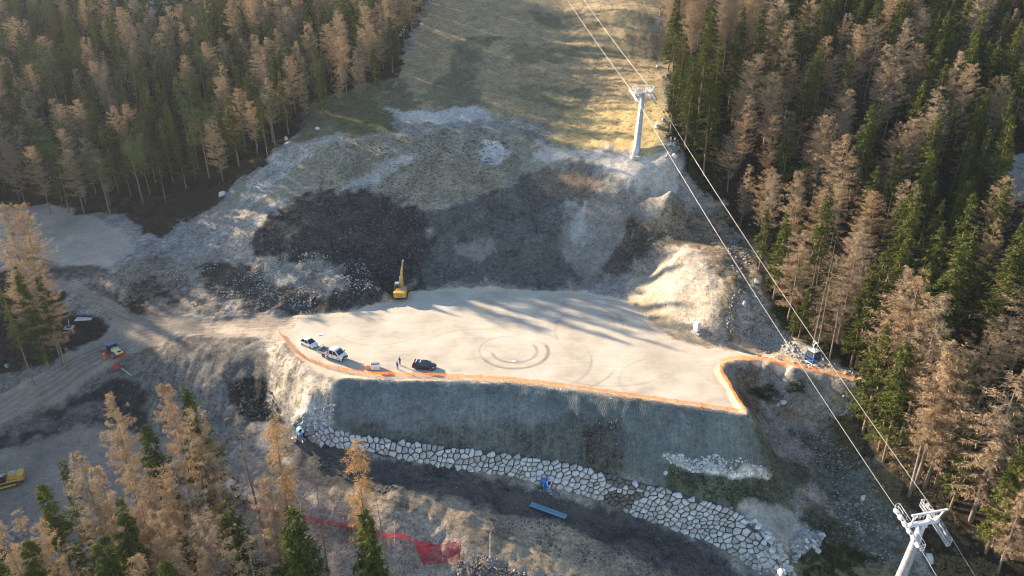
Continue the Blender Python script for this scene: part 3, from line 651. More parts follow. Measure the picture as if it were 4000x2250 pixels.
def crown_tris(rg, H, z0, z1, nb, nt, rad, droop, up, tl, tw, hang, flat, irr=.35, clump=0.0):
    """branches as chains of twigs; rad(t) crown radius over t in 0..1 from crown foot to tip"""
    parts = []
    t = np.sort(rg.random(nb) ** .9); az = rg.random(nb) * 2 * np.pi + t * 40
    Lb = rad(t) * (1 + irr * rg.normal(size=nb)).clip(.35, 1.6)
    side_bias = 1 + .25 * np.cos(az - rg.random() * 6.28)
    Lb = Lb * side_bias
    zb = z0 + (z1 - z0) * t
    ox = np.cos(az); oy = np.sin(az)
    # wood of the branch
    k = 3
    for j in range(k):
        r0, r1 = j / k, (j + 1) / k
        f = lambda r: np.stack([ox * Lb * r, oy * Lb * r, zb - droop * Lb * r * (1 + .3 * t) + up * Lb * r * r], 1)
        a, b = f(r0), f(r1)
        d = b - a
        parts.append((a, d, np.cross(d, unit(rg, nb)), np.linalg.norm(d, axis=1) * 1.05, np.full(nb, .055) * (1 - .5 * r0)))
    N = nb * nt
    bi = np.repeat(np.arange(nb), nt)
    keep = rg.random(N) < (Lb[bi] / Lb.max() * 1.15 + .12)
    bi = bi[keep]; N = len(bi)
    r = (.12 + .95 * rg.random(N) ** .75).clip(0, 1.03)
    if clump > 0: r = r + clump * np.sin(r * 17 + bi)
    o = np.stack([ox[bi] * Lb[bi] * r, oy[bi] * Lb[bi] * r, zb[bi] - droop * Lb[bi] * r * (1 + .3 * t[bi]) + up * Lb[bi] * r * r], 1)
    sg = rg.choice((-1., 1.), N)
    side = np.stack([-oy[bi] * sg, ox[bi] * sg, np.zeros(N)], 1)
    out = np.stack([ox[bi], oy[bi], np.zeros(N)], 1)
    d = side * (.6 + .5 * rg.random(N))[:, None] + out * (.3 + .7 * rg.random(N))[:, None] + unit(rg, N) * .45 + np.array((0, 0, -1.)) * hang * rg.random(N)[:, None]
    w = np.cross(d, np.array((0, 0, 1.))) * flat + unit(rg, N) * (1 - flat)
    o = o + unit(rg, N) * .22
    parts.append((o, d, w, tl * (.5 + rg.random(N)), tw * (.6 + .8 * rg.random(N))))
    return tris(parts)
def trunk_mesh(rg, name, H, r, mat, twist=.25, stubs=0):
    m = MB(); n = 7; pts = []; rr = []
    ph = rg.random() * 6
    for i in range(n + 1):
        t = i / n
        pts.append((twist * math.sin(t * 3 + ph) * t * 1.2, twist * math.cos(t * 2.3 + ph) * t - twist * math.cos(ph) * 0, H * t * .99)); rr.append(r * (1.25 if i == 0 else 1) * (1 - t * .93))
    pts[0] = (0, 0, -1.5)
    m.path(pts, rr, n=6)
    for k in range(stubs):
        z = H * (.15 + .5 * rg.random()); a = rg.random() * 6.28; L = .5 + rg.random() * 1.1
        m.tube((0, 0, z), (math.cos(a) * L, math.sin(a) * L, z - .3 * L), .03, .01, n=3, cap=False)
    return m.data(name, mat)

def foliage_mat(name, stops, scale=.5, trans=.25, hstops=None):
    t = NT(name)
    oi = t.new("ObjectInfo")
    base = t.ramp(oi.outputs["Random"], stops)
    n = t.noise(t.pos(), scale, 3, .6)
    c = t.mix(t.math('MULTIPLY', n, .75), base, tuple(x * .45 for x in stops[0][1]), 'MIX')
    gm = t.new("NewGeometry")
    c = t.mix(t.math('MULTIPLY', gm.outputs["Random Per Island"], .45), c, tuple(min(1, x * 1.5) for x in stops[-1][1]))
    t.n.remove(t.b)
    df = t.new("BsdfDiffuse"); tr = t.new("BsdfTranslucent"); mx = t.new("MixShader"); mx.inputs[0].default_value = trans
    t.l(c, df.inputs[0]); t.l(c, tr.inputs[0]); t.l(df.outputs[0], mx.inputs[1]); t.l(tr.outputs[0], mx.inputs[2])
    t.l(mx.outputs[0], t.n["Material Output"].inputs[0])
    return t.m
LARCH = foliage_mat("larch_twigs", [(0, (.22, .155, .10)), (.25, (.34, .225, .13)), (.5, (.25, .20, .145)), (.75, (.40, .245, .125)), (1, (.35, .27, .17))], .4)
SPARSE = foliage_mat("bare_twigs", [(0, (.22, .175, .13)), (.5, (.27, .205, .14)), (1, (.30, .215, .12))], .4)
GOLD = foliage_mat("golden_larch_twigs", [(0, (.36, .225, .10)), (1, (.40, .25, .11))], .4)
SPRUCE = foliage_mat("spruce_needles", [(0, (.042, .056, .018)), (.4, (.062, .078, .022)), (.7, (.085, .095, .026)), (1, (.110, .118, .030))], .6, .15)
PINE = foliage_mat("pine_needles", [(0, (.075, .095, .040)), (1, (.095, .115, .045))], .6, .15)
def bark(name, c0, c1):
    t = NT(name); mp = t.new("Mapping"); t.l(t.pos(), mp.inputs[0]); mp.inputs["Scale"].default_value = (4, 4, .8)
    n = t.noise(mp.outputs[0], 2.0, 5, .7)
    t.l(t.ramp(n, [(.3, c0), (.7, c1)]), t.b.inputs["Base Color"]); t.bump(n, .6, .05)
    return t.m
BARK = bark("grey_bark", (.10, .08, .065), (.24, .20, .17)); BARKR = bark("red_bark", (.13, .085, .06), (.30, .20, .14))

KIND = {}
def make_kind(kind, i, seed):
    rg = np.random.default_rng(seed)
    if kind == "larch":
        H = 22; z0 = H * (.12 + .16 * rg.random())
        wide = 2.3 + 1.0 * rg.random(); pw = .5 + .6 * rg.random()
        V = crown_tris(rg, H, z0, H * .99, 230, 78, lambda t: wide * (np.minimum(1, (1 - t) * 1.7 + .16)) ** pw * (.62 + .38 * np.minimum(1, t * 3)) + .12, .10, .30, .50, .085, .8, .1, .38)
        tm, cm = trunk_mesh(rg, "larch_trunk", H, .24, BARK, .3, 14), LARCH
    elif kind == "golden":
        H = 22; z0 = H * .2
        V = crown_tris(rg, H, z0, H * .99, 170, 40, lambda t: (1.15 + .9 * (t > .78)) * (np.minimum(1, (1 - t) * 3 + .25)) + .1, .25, .2, .5, .10, .9, .2, .4)
        tm, cm = trunk_mesh(rg, "larch_trunk", H, .24, BARK, .35, 8), GOLD
    elif kind == "sparse":
        H = 22; z0 = H * .25
        V = crown_tris(rg, H, z0, H * .99, 90, 17, lambda t: 2.3 * (np.minimum(1, (1 - t) * 1.6 + .12)) ** .8 + .1, .2, .2, .6, .06, .8, .1, .35)
        tm, cm = trunk_mesh(rg, "larch_trunk", H, .2, BARK, .3, 24), SPARSE
    elif kind == "spruce":
        H = 22; z0 = H * (.12 + .14 * rg.random())
        wd = 2.4 + .9 * rg.random()
        V = crown_tris(rg, H, z0, H * .995, 210, 60, lambda t: wd * (1 - t) ** .78 * (.75 + .25 * np.minimum(1, t * 4)) + .10, .32, .18, .50, .20, .6, .45, .26)
        tm, cm = trunk_mesh(rg, "spruce_trunk", H, .26, BARKR, .12, 10), SPRUCE
    elif kind == "pine":
        H = 20; z0 = H * .48
        V = crown_tris(rg, H, z0, H * .99, 90, 60, lambda t: 2.5 * np.sqrt(np.maximum(0, 1 - ((t - .35) / .72) ** 2)) + .2, .05, .15, .42, .19, .2, .3, .4, .1)
        tm, cm = trunk_mesh(rg, "pine_trunk", H, .24, BARKR, .4, 6), PINE
    else:                                     # thin spruce, bare below
        H = 22; z0 = H * .42
        V = crown_tris(rg, H, z0, H * .995, 110, 36, lambda t: 1.5 * (1 - t) ** .6 + .15, .4, .15, .50, .19, .6, .5, .3)
        tm, cm = trunk_mesh(rg, "spruce_trunk", H, .22, BARKR, .25, 26), SPRUCE
    # gaps: drop triangles where a lumpy noise is low
    c = V.reshape(-1, 3, 3).mean(1)
    g = vnoise(c[:, 0] * .9 + seed, c[:, 2] * .8 + c[:, 1] * .9)
    keep_ = g > -.55 + .25 * rg.random(len(g))
    V = V.reshape(-1, 3, 3)[keep_].reshape(-1, 3)
    KIND.setdefault(kind, []).append((tm, tri_mesh("crown", V, cm), H))
for kind, n, s0 in (("larch", 7, 100), ("golden", 1, 200), ("sparse", 2, 300), ("spruce", 5, 400), ("pine", 2, 500), ("thin", 2, 600)):
    for i in range(n): make_kind(kind, i, s0 + i)

TREES = []          # (kind, x, y, height)
def by_base(u, v, H, kind): p = G(u, v); TREES.append([kind, p.x, p.y, H, 1])
def by_top(u, v, H, kind):
    a, f, d = ray(u, v); z = 45.0; best = None; prev = None
    while z < 420:
        x, y, e = a * z, f * z, CAM_H - d * z
        if y > 36:
            df = e - hz(x, y)
            if prev is not None and prev > H >= df: best = (x, y); break
            prev = df
        z += .4
    if best is None: return
    TREES.append([kind, best[0], best[1], H, ({'larch': .66, 'spruce': 1.05}.get(kind, .85)) if v > 1450 else .72])
TOPS = """414 1547 19 larch|668 1500 21 larch|740 1508 22 spruce|765 1593 22 larch|942 1578 23 sparse|585 1660 20 spruce|233 1782 20 thin|305 1785 23 larch|362 1832 20 larch
166 1898 20 spruce|497 1822 21 larch|545 1835 20 larch|637 1832 20 larch|745 1905 21 sparse|458 1965 21 spruce|626 1990 22 larch|78 1985 18 larch|82 2130 18 spruce|8 2015 20 larch|285 2110 21 sparse
543 2165 20 larch|776 2020 22 larch|870 1960 20 spruce|1072 1640 22 golden|1373 1712 23 golden|1217 1826 19 sparse|1050 1860 21 larch|1119 1997 22 spruce|1440 2007 22 spruce|1480 1888 20 sparse|1197 2183 15 spruce
1010 1760 21 sparse|880 2100 20 larch|700 2130 20 larch|960 2060 22 sparse|150 2030 20 larch|390 2060 21 spruce|215 2190 20 sparse|640 2190 20 spruce|20 2190 20 spruce|820 1790 20 sparse|700 1790 17 sparse
2 790 27 larch|68 798 27 larch|30 950 24 larch|112 1000 24 larch|62 1040 22 spruce|150 1070 21 thin|5 1110 22 thin|95 1130 18 spruce"""
for q in TOPS.replace("\n", "|").split("|"):
    u, v, H, k = q.split(); by_top(float(u), float(v), float(H) * (1.3 if float(v) > 1450 else 1), k)
BASES = """3370 1690 23 spruce|3352 1632 17 spruce|3450 1802 25 spruce|3432 1758 21 thin|3553 1932 29 larch|3572 1905 27 larch|3612 1902 26 larch|3655 1895 25 thin|3792 2034 28 larch|3322 1432 22 spruce|3342 1434 24 spruce
3172 1372 24 sparse|3190 1376 20 sparse|3240 1404 19 sparse|3090 1330 8 spruce|3120 1320 11 spruce|3075 1260 20 larch|3710 1990 20 spruce|3850 2160 22 spruce|3420 1560 26 larch|3470 1620 28 larch|3520 1700 27 larch
648 792 15 thin|200 835 19 larch|330 838 18 larch|430 835 18 pine|560 800 17 pine|270 830 20 spruce|100 800 18 larch"""
for q in BASES.replace("\n", "|").split("|"):
    u, v, H, k = q.split(); by_base(float(u), float(v), float(H), k)
def fill(px, dmin, mix, Hr, avoid=2.6, jit=.35, seed=1, world=None):
    poly = world or gpoly(px)
    rg = np.random.default_rng(seed)
    A = np.array(poly); x0, y0 = A.min(0); x1, y1 = A.max(0)
    k = max(1, int((x1 - x0) * (y1 - y0) / (dmin * dmin) * 1.1 * 6))
    X = rg.uniform(x0, x1, k); Y = rg.uniform(y0, y1, k)
    ok = sdist(poly, X, Y) > 0
    X, Y = X[ok], Y[ok]
    cl = vnoise(X / 22 + seed, Y / 22)                 # stands of one kind
    kinds, w = zip(*mix); w = np.array(w, float)
    acc = [(t[1], t[2], avoid) for t in TREES]
    grid = {}
    def put_(x, y, r): grid.setdefault((int(x // 8), int(y // 8)), []).append((x, y, r))
    for a in acc: put_(*a)
    for x, y, c in zip(X, Y, cl):
        gi, gj = int(x // 8), int(y // 8); r = dmin * (1 + jit * rg.normal() * .5)
        if any((x - a) ** 2 + (y - b) ** 2 < (min(r, rr) if rr < dmin else r) ** 2 for i in (-1, 0, 1) for j in (-1, 0, 1) for a, b, rr in grid.get((gi + i, gj + j), ())): continue
        put_(x, y, r)
        ww = w.copy(); ww[0] *= math.exp(c * 1.6); kd = kinds[rg.choice(len(w), p=ww / ww.sum())]
        TREES.append([kd, x, y, rg.uniform(*Hr) * (.8 if rg.random() < .15 else 1), 0])
LF = [(-40, 770), (180, 790), (330, 825), (480, 810), (650, 765), (850, 715), (1000, 640), (1055, 615), (1114, 530), (1310, 460), (1455, 378), (1554, 305), (1616, 115), (1706, -10), (1740, -80), (-160, -80), (-160, 300)]
RF = [(2590, -80), (2612, 90), (2606, 320), (2621, 575), (2673, 665), (2830, 762), (2885, 880), (2980, 1180), (3050, 1285), (3200, 1385), (3400, 1468), (3375, 1700), (3465, 1830), (3560, 1955), (3700, 2060), (3870, 2260), (4350, 2500), (4400, 1400), (4350, 700), (4350, -80)]
fill([(-60, 2080), (300, 2100), (700, 2100), (1000, 2110), (1080, 2240), (1060, 2900), (-300, 2900)], 5.6, [("larch", .25), ("spruce", .45), ("sparse", .3)], (17, 22), seed=3)
fill(RF, 5.8, [("larch", .30), ("spruce", .60), ("sparse", .05), ("thin", .05)], (14, 25), seed=5)
fill(LF, 5.0, [("larch", .40), ("spruce", .36), ("pine", .12), ("thin", .05)], (12, 19.5), seed=9)
fill(None, 5.5, [("larch", .6), ("spruce", .4)], (19, 25), seed=12, world=[(-225, 120), (-152, 120), (-142, 150), (-150, 190), (-158, 228), (-240, 270), (-235, 200)])  # unseen trees left of the view, added to shade the terrace and roads
def proj(x, y, z):
    zc = y * math.cos(TILT) + (CAM_H - z) * math.sin(TILT)
    return 2000 + x / zc * FPX, 1125 + ((CAM_H - z) * math.cos(TILT) - y * math.sin(TILT)) / zc * FPX, zc
TREES[:] = [t_ for t_ in TREES if t_[4] or t_[1] > -1000 and not (t_[2] < 112 and t_[1] < 0 and proj(t_[1], t_[2], hz(t_[1], t_[2]) + t_[3])[1] < (1990 if t_[1] < -45 else 1900))]
EX = [gpoly([(400, -40), (750, -60), (745, 70), (430, 60)]), gpoly([(3850, 630), (4060, 590), (4060, 900), (3900, 860)])]
TREES[:] = [t_ for t_ in TREES if not any(sdist(e_, np.array([t_[1]]), np.array([t_[2]]))[0] > 0 for e_ in EX)]
print("trees", len(TREES), {k: sum(t[0] == k for t in TREES) for k in KIND})
ORD = "first second third fourth fifth sixth seventh eighth ninth tenth eleventh twelfth thirteenth fourteenth fifteenth sixteenth seventeenth eighteenth nineteenth twentieth".split()
NAMES = {"larch": ("larch_tree", "larch", "brown larch"), "golden": ("larch_tree", "larch", "golden larch"), "sparse": ("larch_tree", "larch", "almost bare larch"), "spruce": ("spruce_tree", "spruce", "green spruce"), "pine": ("pine_tree", "pine", "round pine"), "thin": ("spruce_tree", "spruce", "thin bare-stemmed spruce")}
def zone(u, v):
    if v > 1480 and u < 1600:
        a = "below the digger" if u < 260 else "below the dark bank" if u < 620 else "before the earth ramp" if u < 1000 else "by the red netting"
        return a + (", upper row" if v < 1850 else ", bottom row")
    if u < 260 and 700 < v < 1450: return "beside the forked dirt road"
    if u < 1800:
        col = ["in the shaded far forest", "above the sandy terrace", "behind the dark brushwood", "above the white rubble", "near the grassy slope", "on the grass edge"][min(5, int((u + 200) // 320))]
        row = ["in the top rows", "high up", "halfway up", "low down", "on the lowest row"][min(4, int(max(0, v) // 170))]
        return f"{row} {col}"
    col = ["along the piste", "behind the far pylon", "inside the right forest", "at the outer edge"][max(0, min(3, int((u - 2600) // 380)))]
    row = ["in the top rows", "high up", "upper middle", "above the cabinet", "near the gondola", "below the gondola", "above the ravine", "by the near pylon"][min(7, int(max(0, v) // 270))]
    return f"{row} {col}"
rt = random.Random(4)
info = []
for kd, x, y, H, fixed in TREES:
    z = hz(x, y)
    u0, v0, zc = proj(x, y, z); u1, v1, _ = proj(x, y, z + H)
    on = not (max(u0, u1) < -40 or min(u0, u1) > 4040 or v1 > 2300 or v0 < -60) and zc > 0
    info.append([kd, x, y, z, H, u1, v1, on, H / zc])
cnt = {"larch": 0, "spruce": 0, "pine": 0}
order = sorted(range(len(info)), key=lambda i: -info[i][8] - (10 if info[i][7] else 0))
single, rest = [], []
for i in order:
    cat = NAMES[info[i][0]][1]
    if not info[i][7]: rest.append(i); continue
    if cnt[cat] < 298: cnt[cat] += 1; single.append(i)
    else: rest.append(i)
print("single", len(single), "rest", len(rest), cnt, "in view", sum(r_[7] for r_ in info))
zones = {}
for i in single:
    kd, x, y, z, H, u, v, on, _ = info[i]
    zones.setdefault((NAMES[kd][2], zone(u, v) if on else "outside"), []).append(i)
rank = {}
LINES = ["back line", "second line", "third line", "fourth line", "fifth line", "sixth line", "seventh line", "eighth line"]
for k, l in zones.items():
    l = sorted(l, key=lambda i: info[i][6])              # from the highest in the picture down
    nl = 1 if len(l) <= 9 else min(8, math.ceil(len(l) / 8))
    for q in range(nl):
        part = l[round(q * len(l) / nl):round((q + 1) * len(l) / nl)]
        for j, i in enumerate(sorted(part, key=lambda i: info[i][5])): rank[i] = (j, len(part), (LINES[q] + " ") if nl > 1 else "")
def tmat(i):
    kd, x, y, z, H = info[i][:5]
    return rt.randrange(len(KIND[kd])), rt.uniform(0, 6.28), H / KIND[kd][0][2], rt.uniform(.82, 1.15) * (TREES[i][4] or 1), rt.uniform(-.03, .03), rt.uniform(-.03, .03)
for i in single:
    kd, x, y, z, H, u, v, on, _ = info[i]
    nm, cat, phrase = NAMES[kd]
    vi, rz, s_, wd, ax, ay = tmat(i)
    tm, cm, h0_ = KIND[kd][vi]
    j, n, line = rank[i]
    zn = zone(u, v) if on else "beyond the picture's edge"
    size = "tall " if H > 22.5 else "short " if H < 17 else ""
    lab = (f"{phrase} {line}{zn}" if n == 1 else f"{ORD[j % 20]} {phrase} from left, {line}{zn}") if on else f"{phrase} standing outside the view"
    o = empty(nm, (x, y, z), rz, lab, cat + " tree", f"{cat} trees " + ("in the left forest" if u < 1800 and v < 1450 else "in the near stand of trees" if u < 1800 else "in the right forest"))
    o.rotation_euler = (ax, ay, rz); o.scale = (s_ * wd, s_ * wd, s_)
    put("trunk", tm, o); put("crown", cm, o)
# the rest of each forest, past the 300 that show largest, and unseen shade trees, as one mass
def mass(ids, name):
    for which in (0, 1):
        by = {}
        for i in ids:
            kd = info[i][0]; vi, rz, s_, wd, ax, ay = tmat(i)
            M = Matrix.Translation(info[i][1:4]) @ Matrix.Rotation(rz, 4, 'Z') @ Matrix.Diagonal((s_ * wd, s_ * wd, s_, 1))
            by.setdefault((kd, vi), []).append(np.array(M))
        yield which, by
def build_mass(ids, name):
    if not ids: return
    V, F, MI, mats, base = [], [], [], [], 0
    for kd, vi, M in [(info[i][0], 0, None) for i in []]: pass
    for i in ids:
        kd = info[i][0]; vi, rz, s_, wd, ax, ay = tmat(i)
        M = np.array(Matrix.Translation(info[i][1:4]) @ Matrix.Rotation(rz, 4, 'Z') @ Matrix.Diagonal((s_ * wd, s_ * wd, s_, 1)))
        for me in KIND[kd][vi][:2]:
            if me.materials[0] not in mats: mats.append(me.materials[0])
            co = np.empty(len(me.vertices) * 3, np.float32); me.vertices.foreach_get("co", co); co = co.reshape(-1, 3)
            if len(co) > 3000:                # thinner crowns far away
                co = co.reshape(-1, 3, 3)[::2].reshape(-1, 3); c = co.reshape(-1, 3, 3).mean(1, keepdims=True); co = ((co.reshape(-1, 3, 3) - c) * 1.4 + c).reshape(-1, 3)
                tri = np.arange(len(co)).reshape(-1, 3)
            else:
                me.calc_loop_triangles(); tri = np.empty(len(me.loop_triangles) * 3, np.int32); me.loop_triangles.foreach_get("vertices", tri); tri = tri.reshape(-1, 3)
            V.append(co @ M[:3, :3].T + M[:3, 3]); F.append(tri + base); base += len(co); MI.append(np.full(len(tri), mats.index(me.materials[0]), np.int32))
    V, F, MI = np.concatenate(V), np.concatenate(F), np.concatenate(MI)
    me = bpy.data.meshes.new(name)
    me.vertices.add(len(V)); me.vertices.foreach_set("co", V.astype(np.float32).ravel())
    me.loops.add(F.size); me.loops.foreach_set("vertex_index", F.astype(np.int32).ravel())
    me.polygons.add(len(F)); me.polygons.foreach_set("loop_start", np.arange(0, F.size, 3, dtype=np.int32)); me.polygons.foreach_set("loop_total", np.full(len(F), 3, np.int32))
    for m in mats: me.materials.append(m)
    me.polygons.foreach_set("material_index", MI); me.update(calc_edges=True)
    tag(put(name, me), "far-off and unseen forest of larches and spruces reading as one mass", "forest", kind="stuff")
build_mass(rest, "forest")
# ---------------------------------------------------------------- vehicles and people
WHITE_P = paint("white_car_paint", (.72, .72, .71), .25, dirt=.08, spec=.5)
BLACK_P = paint("black_car_paint", (.012, .013, .016), .18, dirt=.1, spec=.6)
YELL = paint("yellow_machine_paint", (.60, .34, .035), .4, dirt=.25)
ORNG = paint("orange_yellow_machine_paint", (.60, .25, .02), .4, dirt=.3)
CREAM = paint("cream_machine_paint", (.62, .58, .30), .4, dirt=.15)
REDP = paint("red_machine_paint", (.45, .03, .04), .4, dirt=.25)
STEEL = paint("galvanised_steel", (.46, .47, .49), .42, .35, .15, 2.0)
LSTEEL = paint("bright_galvanised_steel", (.66, .67, .69), .4, .2, .12, 2.0)
DSTEEL = paint("dark_steel", (.06, .06, .065), .55, .3, .3)
GREYM = paint("grey_metal_sheet", (.30, .31, .32), .45, .2, .2)
RUBBER = paint("rubber", (.022, .022, .023), .85, 0, .5)
MUDTR = paint("muddy_track_steel", (.15, .13, .11), .8, .1, .5)
BLUEP = paint("blue_paint", (.02, .16, .50), .32, dirt=.1)
LBLUE = paint("light_blue_paint", (.07, .38, .62), .3, dirt=.1)
CONC = paint("concrete", (.42, .41, .39), .9, 0, .3, 1.5, .1)
BLACKPL = paint("black_plastic", (.02, .02, .022), .5, 0, .3)
LAMP = paint("lamp_glass", (.75, .77, .8), .1, 0, .05)
SKIN = paint("skin", (.45, .27, .19), .6, 0, .1)
def glass_mat(name, col=(.015, .02, .025), rough=.05):
    t = NT(name); t.b.inputs["Base Color"].default_value = (*col, 1); t.b.inputs["Roughness"].default_value = rough
    t.b.inputs["Specular IOR Level"].default_value = .6
    return t.m
GLASS = glass_mat("dark_window_glass")

def wheel(parent, x, y, r, w, rim=STEEL, tread=RUBBER, name="wheel", tilt=0):
    m = MB(); s_ = 1 if y > 0 else -1
    prof = [(r * .62, -w / 2), (r * .93, -w / 2), (r, -w * .3), (r, w * .3), (r * .93, w / 2), (r * .62, w / 2)]
    N = 18
    m.loft([[(q * math.cos(2 * math.pi * i / N), yy, q * math.sin(2 * math.pi * i / N)) for i in range(N)] for q, yy in prof], smooth=True)
    o = m.build(name, tread, parent); o.location = (x, y, r)
    k = MB(); k.tube((0, s_ * w * .42, 0), (0, s_ * w * .50, 0), r * .62, r * .55, n=14)
    for j in range(5):
        a = j * 1.2566
        k.box((math.cos(a) * r * .33, s_ * w * .515, math.sin(a) * r * .33), (r * .4, .02, r * .13), Matrix.Identity(4))
    k.build("rim", rim, o)
    return o
def hull(m, stations, smooth=True):
    """stations (x, half width, z low, z high, tuck) -> closed body"""
    rings = []
    for x, hw, z0, z1, tk in stations:
        b = .10
        rings.append([(x, -hw + .05, z0), (x, -hw, z0 + .15), (x, -hw, z1 - .22), (x, -hw + tk, z1 - .04), (x, -hw + tk + b, z1), (x, hw - tk - b, z1), (x, hw - tk, z1 - .04), (x, hw, z1 - .22), (x, hw, z0 + .15), (x, hw - .05, z0)])
    m.loft(rings, smooth=smooth); return m
def arch_car(name, loc, hd, paintm, label, L=4.1, W=1.72, Hh=1.45, wagon=False, bars=False, estate_belt=.92):
    t = empty(name, loc, hd, label, "car")
    h = L / 2; hw = W / 2
    m = MB()
    hull(m, [(-h, hw * .80, .38, .72, .04), (-h + .12, hw * .93, .25, .86, .05), (-h + .6, hw, .22, estate_belt + .03, .06), (-.4, hw, .20, estate_belt, .06), (h * .42, hw, .20, estate_belt - .02, .07), (h * .72, hw * .98, .22, estate_belt - .12, .08), (h - .18, hw * .90, .24, .72, .08), (h, hw * .72, .32, .58, .05)])
    m.build("body", paintm, t)
    # greenhouse
    zb, zr = estate_belt - .04, Hh
    xr0 = -h + (.12 if wagon else .28); xr1 = -h + (.45 if wagon else .95); xf1 = h * .10; xf0 = h * .52
    a, b = hw - .07, hw - .27
    def gh(inset, z0, z1, x0, x1, x2, x3):
        return [[(x0, -a + inset, z0), (x3, -a + inset, z0), (x3, a - inset, z0), (x0, a - inset, z0)], [(x1, -b + inset, z1), (x2, -b + inset, z1), (x2, b - inset, z1), (x1, b - inset, z1)]]
    g = MB(); g.loft(gh(0, zb, zr - .05, xr0, xr1 - .05, xf1 + .05, xf0)); g.build("windows", GLASS, t)
    r_ = MB()
    r_.loft([[(xr1 - .04, -b + .0, zr - .05), (xf1 + .03, -b + .0, zr - .05), (xf1 + .03, b, zr - .05), (xr1 - .04, b, zr - .05)], [(xr1 + .12, -b + .10, zr + .02), (xf1 - .1, -b + .10, zr + .02), (xf1 - .1, b - .10, zr + .02), (xr1 + .12, b - .10, zr + .02)]], smooth=False)
    for s_ in (-1, 1):                        # pillars
        r_.tube((xf0 + .01, s_ * (a + .01), zb), (xf1 + .05, s_ * (b + .01), zr - .03), .045, n=5)
        r_.tube((xr0 - .01, s_ * (a + .01), zb), (xr1 - .05, s_ * (b + .01), zr - .03), .07, n=5)
        xm = (xf1 + xr1) / 2 + .05
        r_.tube((xm, s_ * (a + .015), zb), (xm - .02, s_ * (b + .015), zr - .03), .035, n=5)
    r_.build("roof", paintm, t)
    for s_ in (-1, 1):
        for x in (-h + .75, h - .8): wheel(t, x, s_ * (hw - .10), .32, .21)
        q = MB(); q.loft([[(h - .22, s_ * (hw * .50), .62), (h - .05, s_ * hw * .50, .52), (h - .17, s_ * hw * .86, .52), (h - .40, s_ * hw * .93, .64)], [(h - .26, s_ * (hw * .50), .73), (h - .12, s_ * hw * .50, .70), (h - .25, s_ * hw * .86, .70), (h - .48, s_ * hw * .92, .76)]])
        q.build("headlight", LAMP, t)
        q = MB(); q.box((xf0 - .25, s_ * (hw + .08), zb + .12), (.12, .18, .13), bev=.02); q.build("mirror", paintm, t)
        q = MB(); q.box((-h + .10, s_ * hw * .74, .80), (.10, .22, .16), bev=.02); q.build("tail_light", paint("red_lamp", (.4, .01, .01), .3), t)
    q = MB(); q.box((h - .03, 0, .40), (.10, hw * 1.1, .16), bev=.02); q.build("grille", BLACKPL, t)
    q = MB(); q.box((h + .03, 0, .42), (.02, .5, .11)); q.build("number_plate", LAMP, t)
    if bars:
        for x in (xr1 + .35, xr1 + 1.15):
            q = MB(); q.box((x, 0, zr + .10), (.16, b * 2 + .05, .05), bev=.01)
            for s_ in (-1, 1): q.box((x, s_ * b, zr + .03), (.10, .06, .12))
            q.build("roof_bar", LSTEEL, t)
        q = MB(); q.tube((xr1 + .2, 0, zr), (xr1 - .05, 0, zr + .3), .015); q.build("aerial", BLACKPL, t)
    return t
def gz(u, v, dz=0.0):
    p = G(u, v); return Vector((p.x, p.y, p.z + dz))
arch_car("parked_car", gz(1209, 1350, .04), R(-36), WHITE_P, "small white hatchback parked behind the white pickup truck", L=4.0, W=1.75, Hh=1.5)
arch_car("parked_car", gz(1658, 1438, .04), R(-9), BLACK_P, "black estate car with two silver roof bars parked beside the orange netting", L=4.5, W=1.82, Hh=1.47, wagon=True, bars=True)

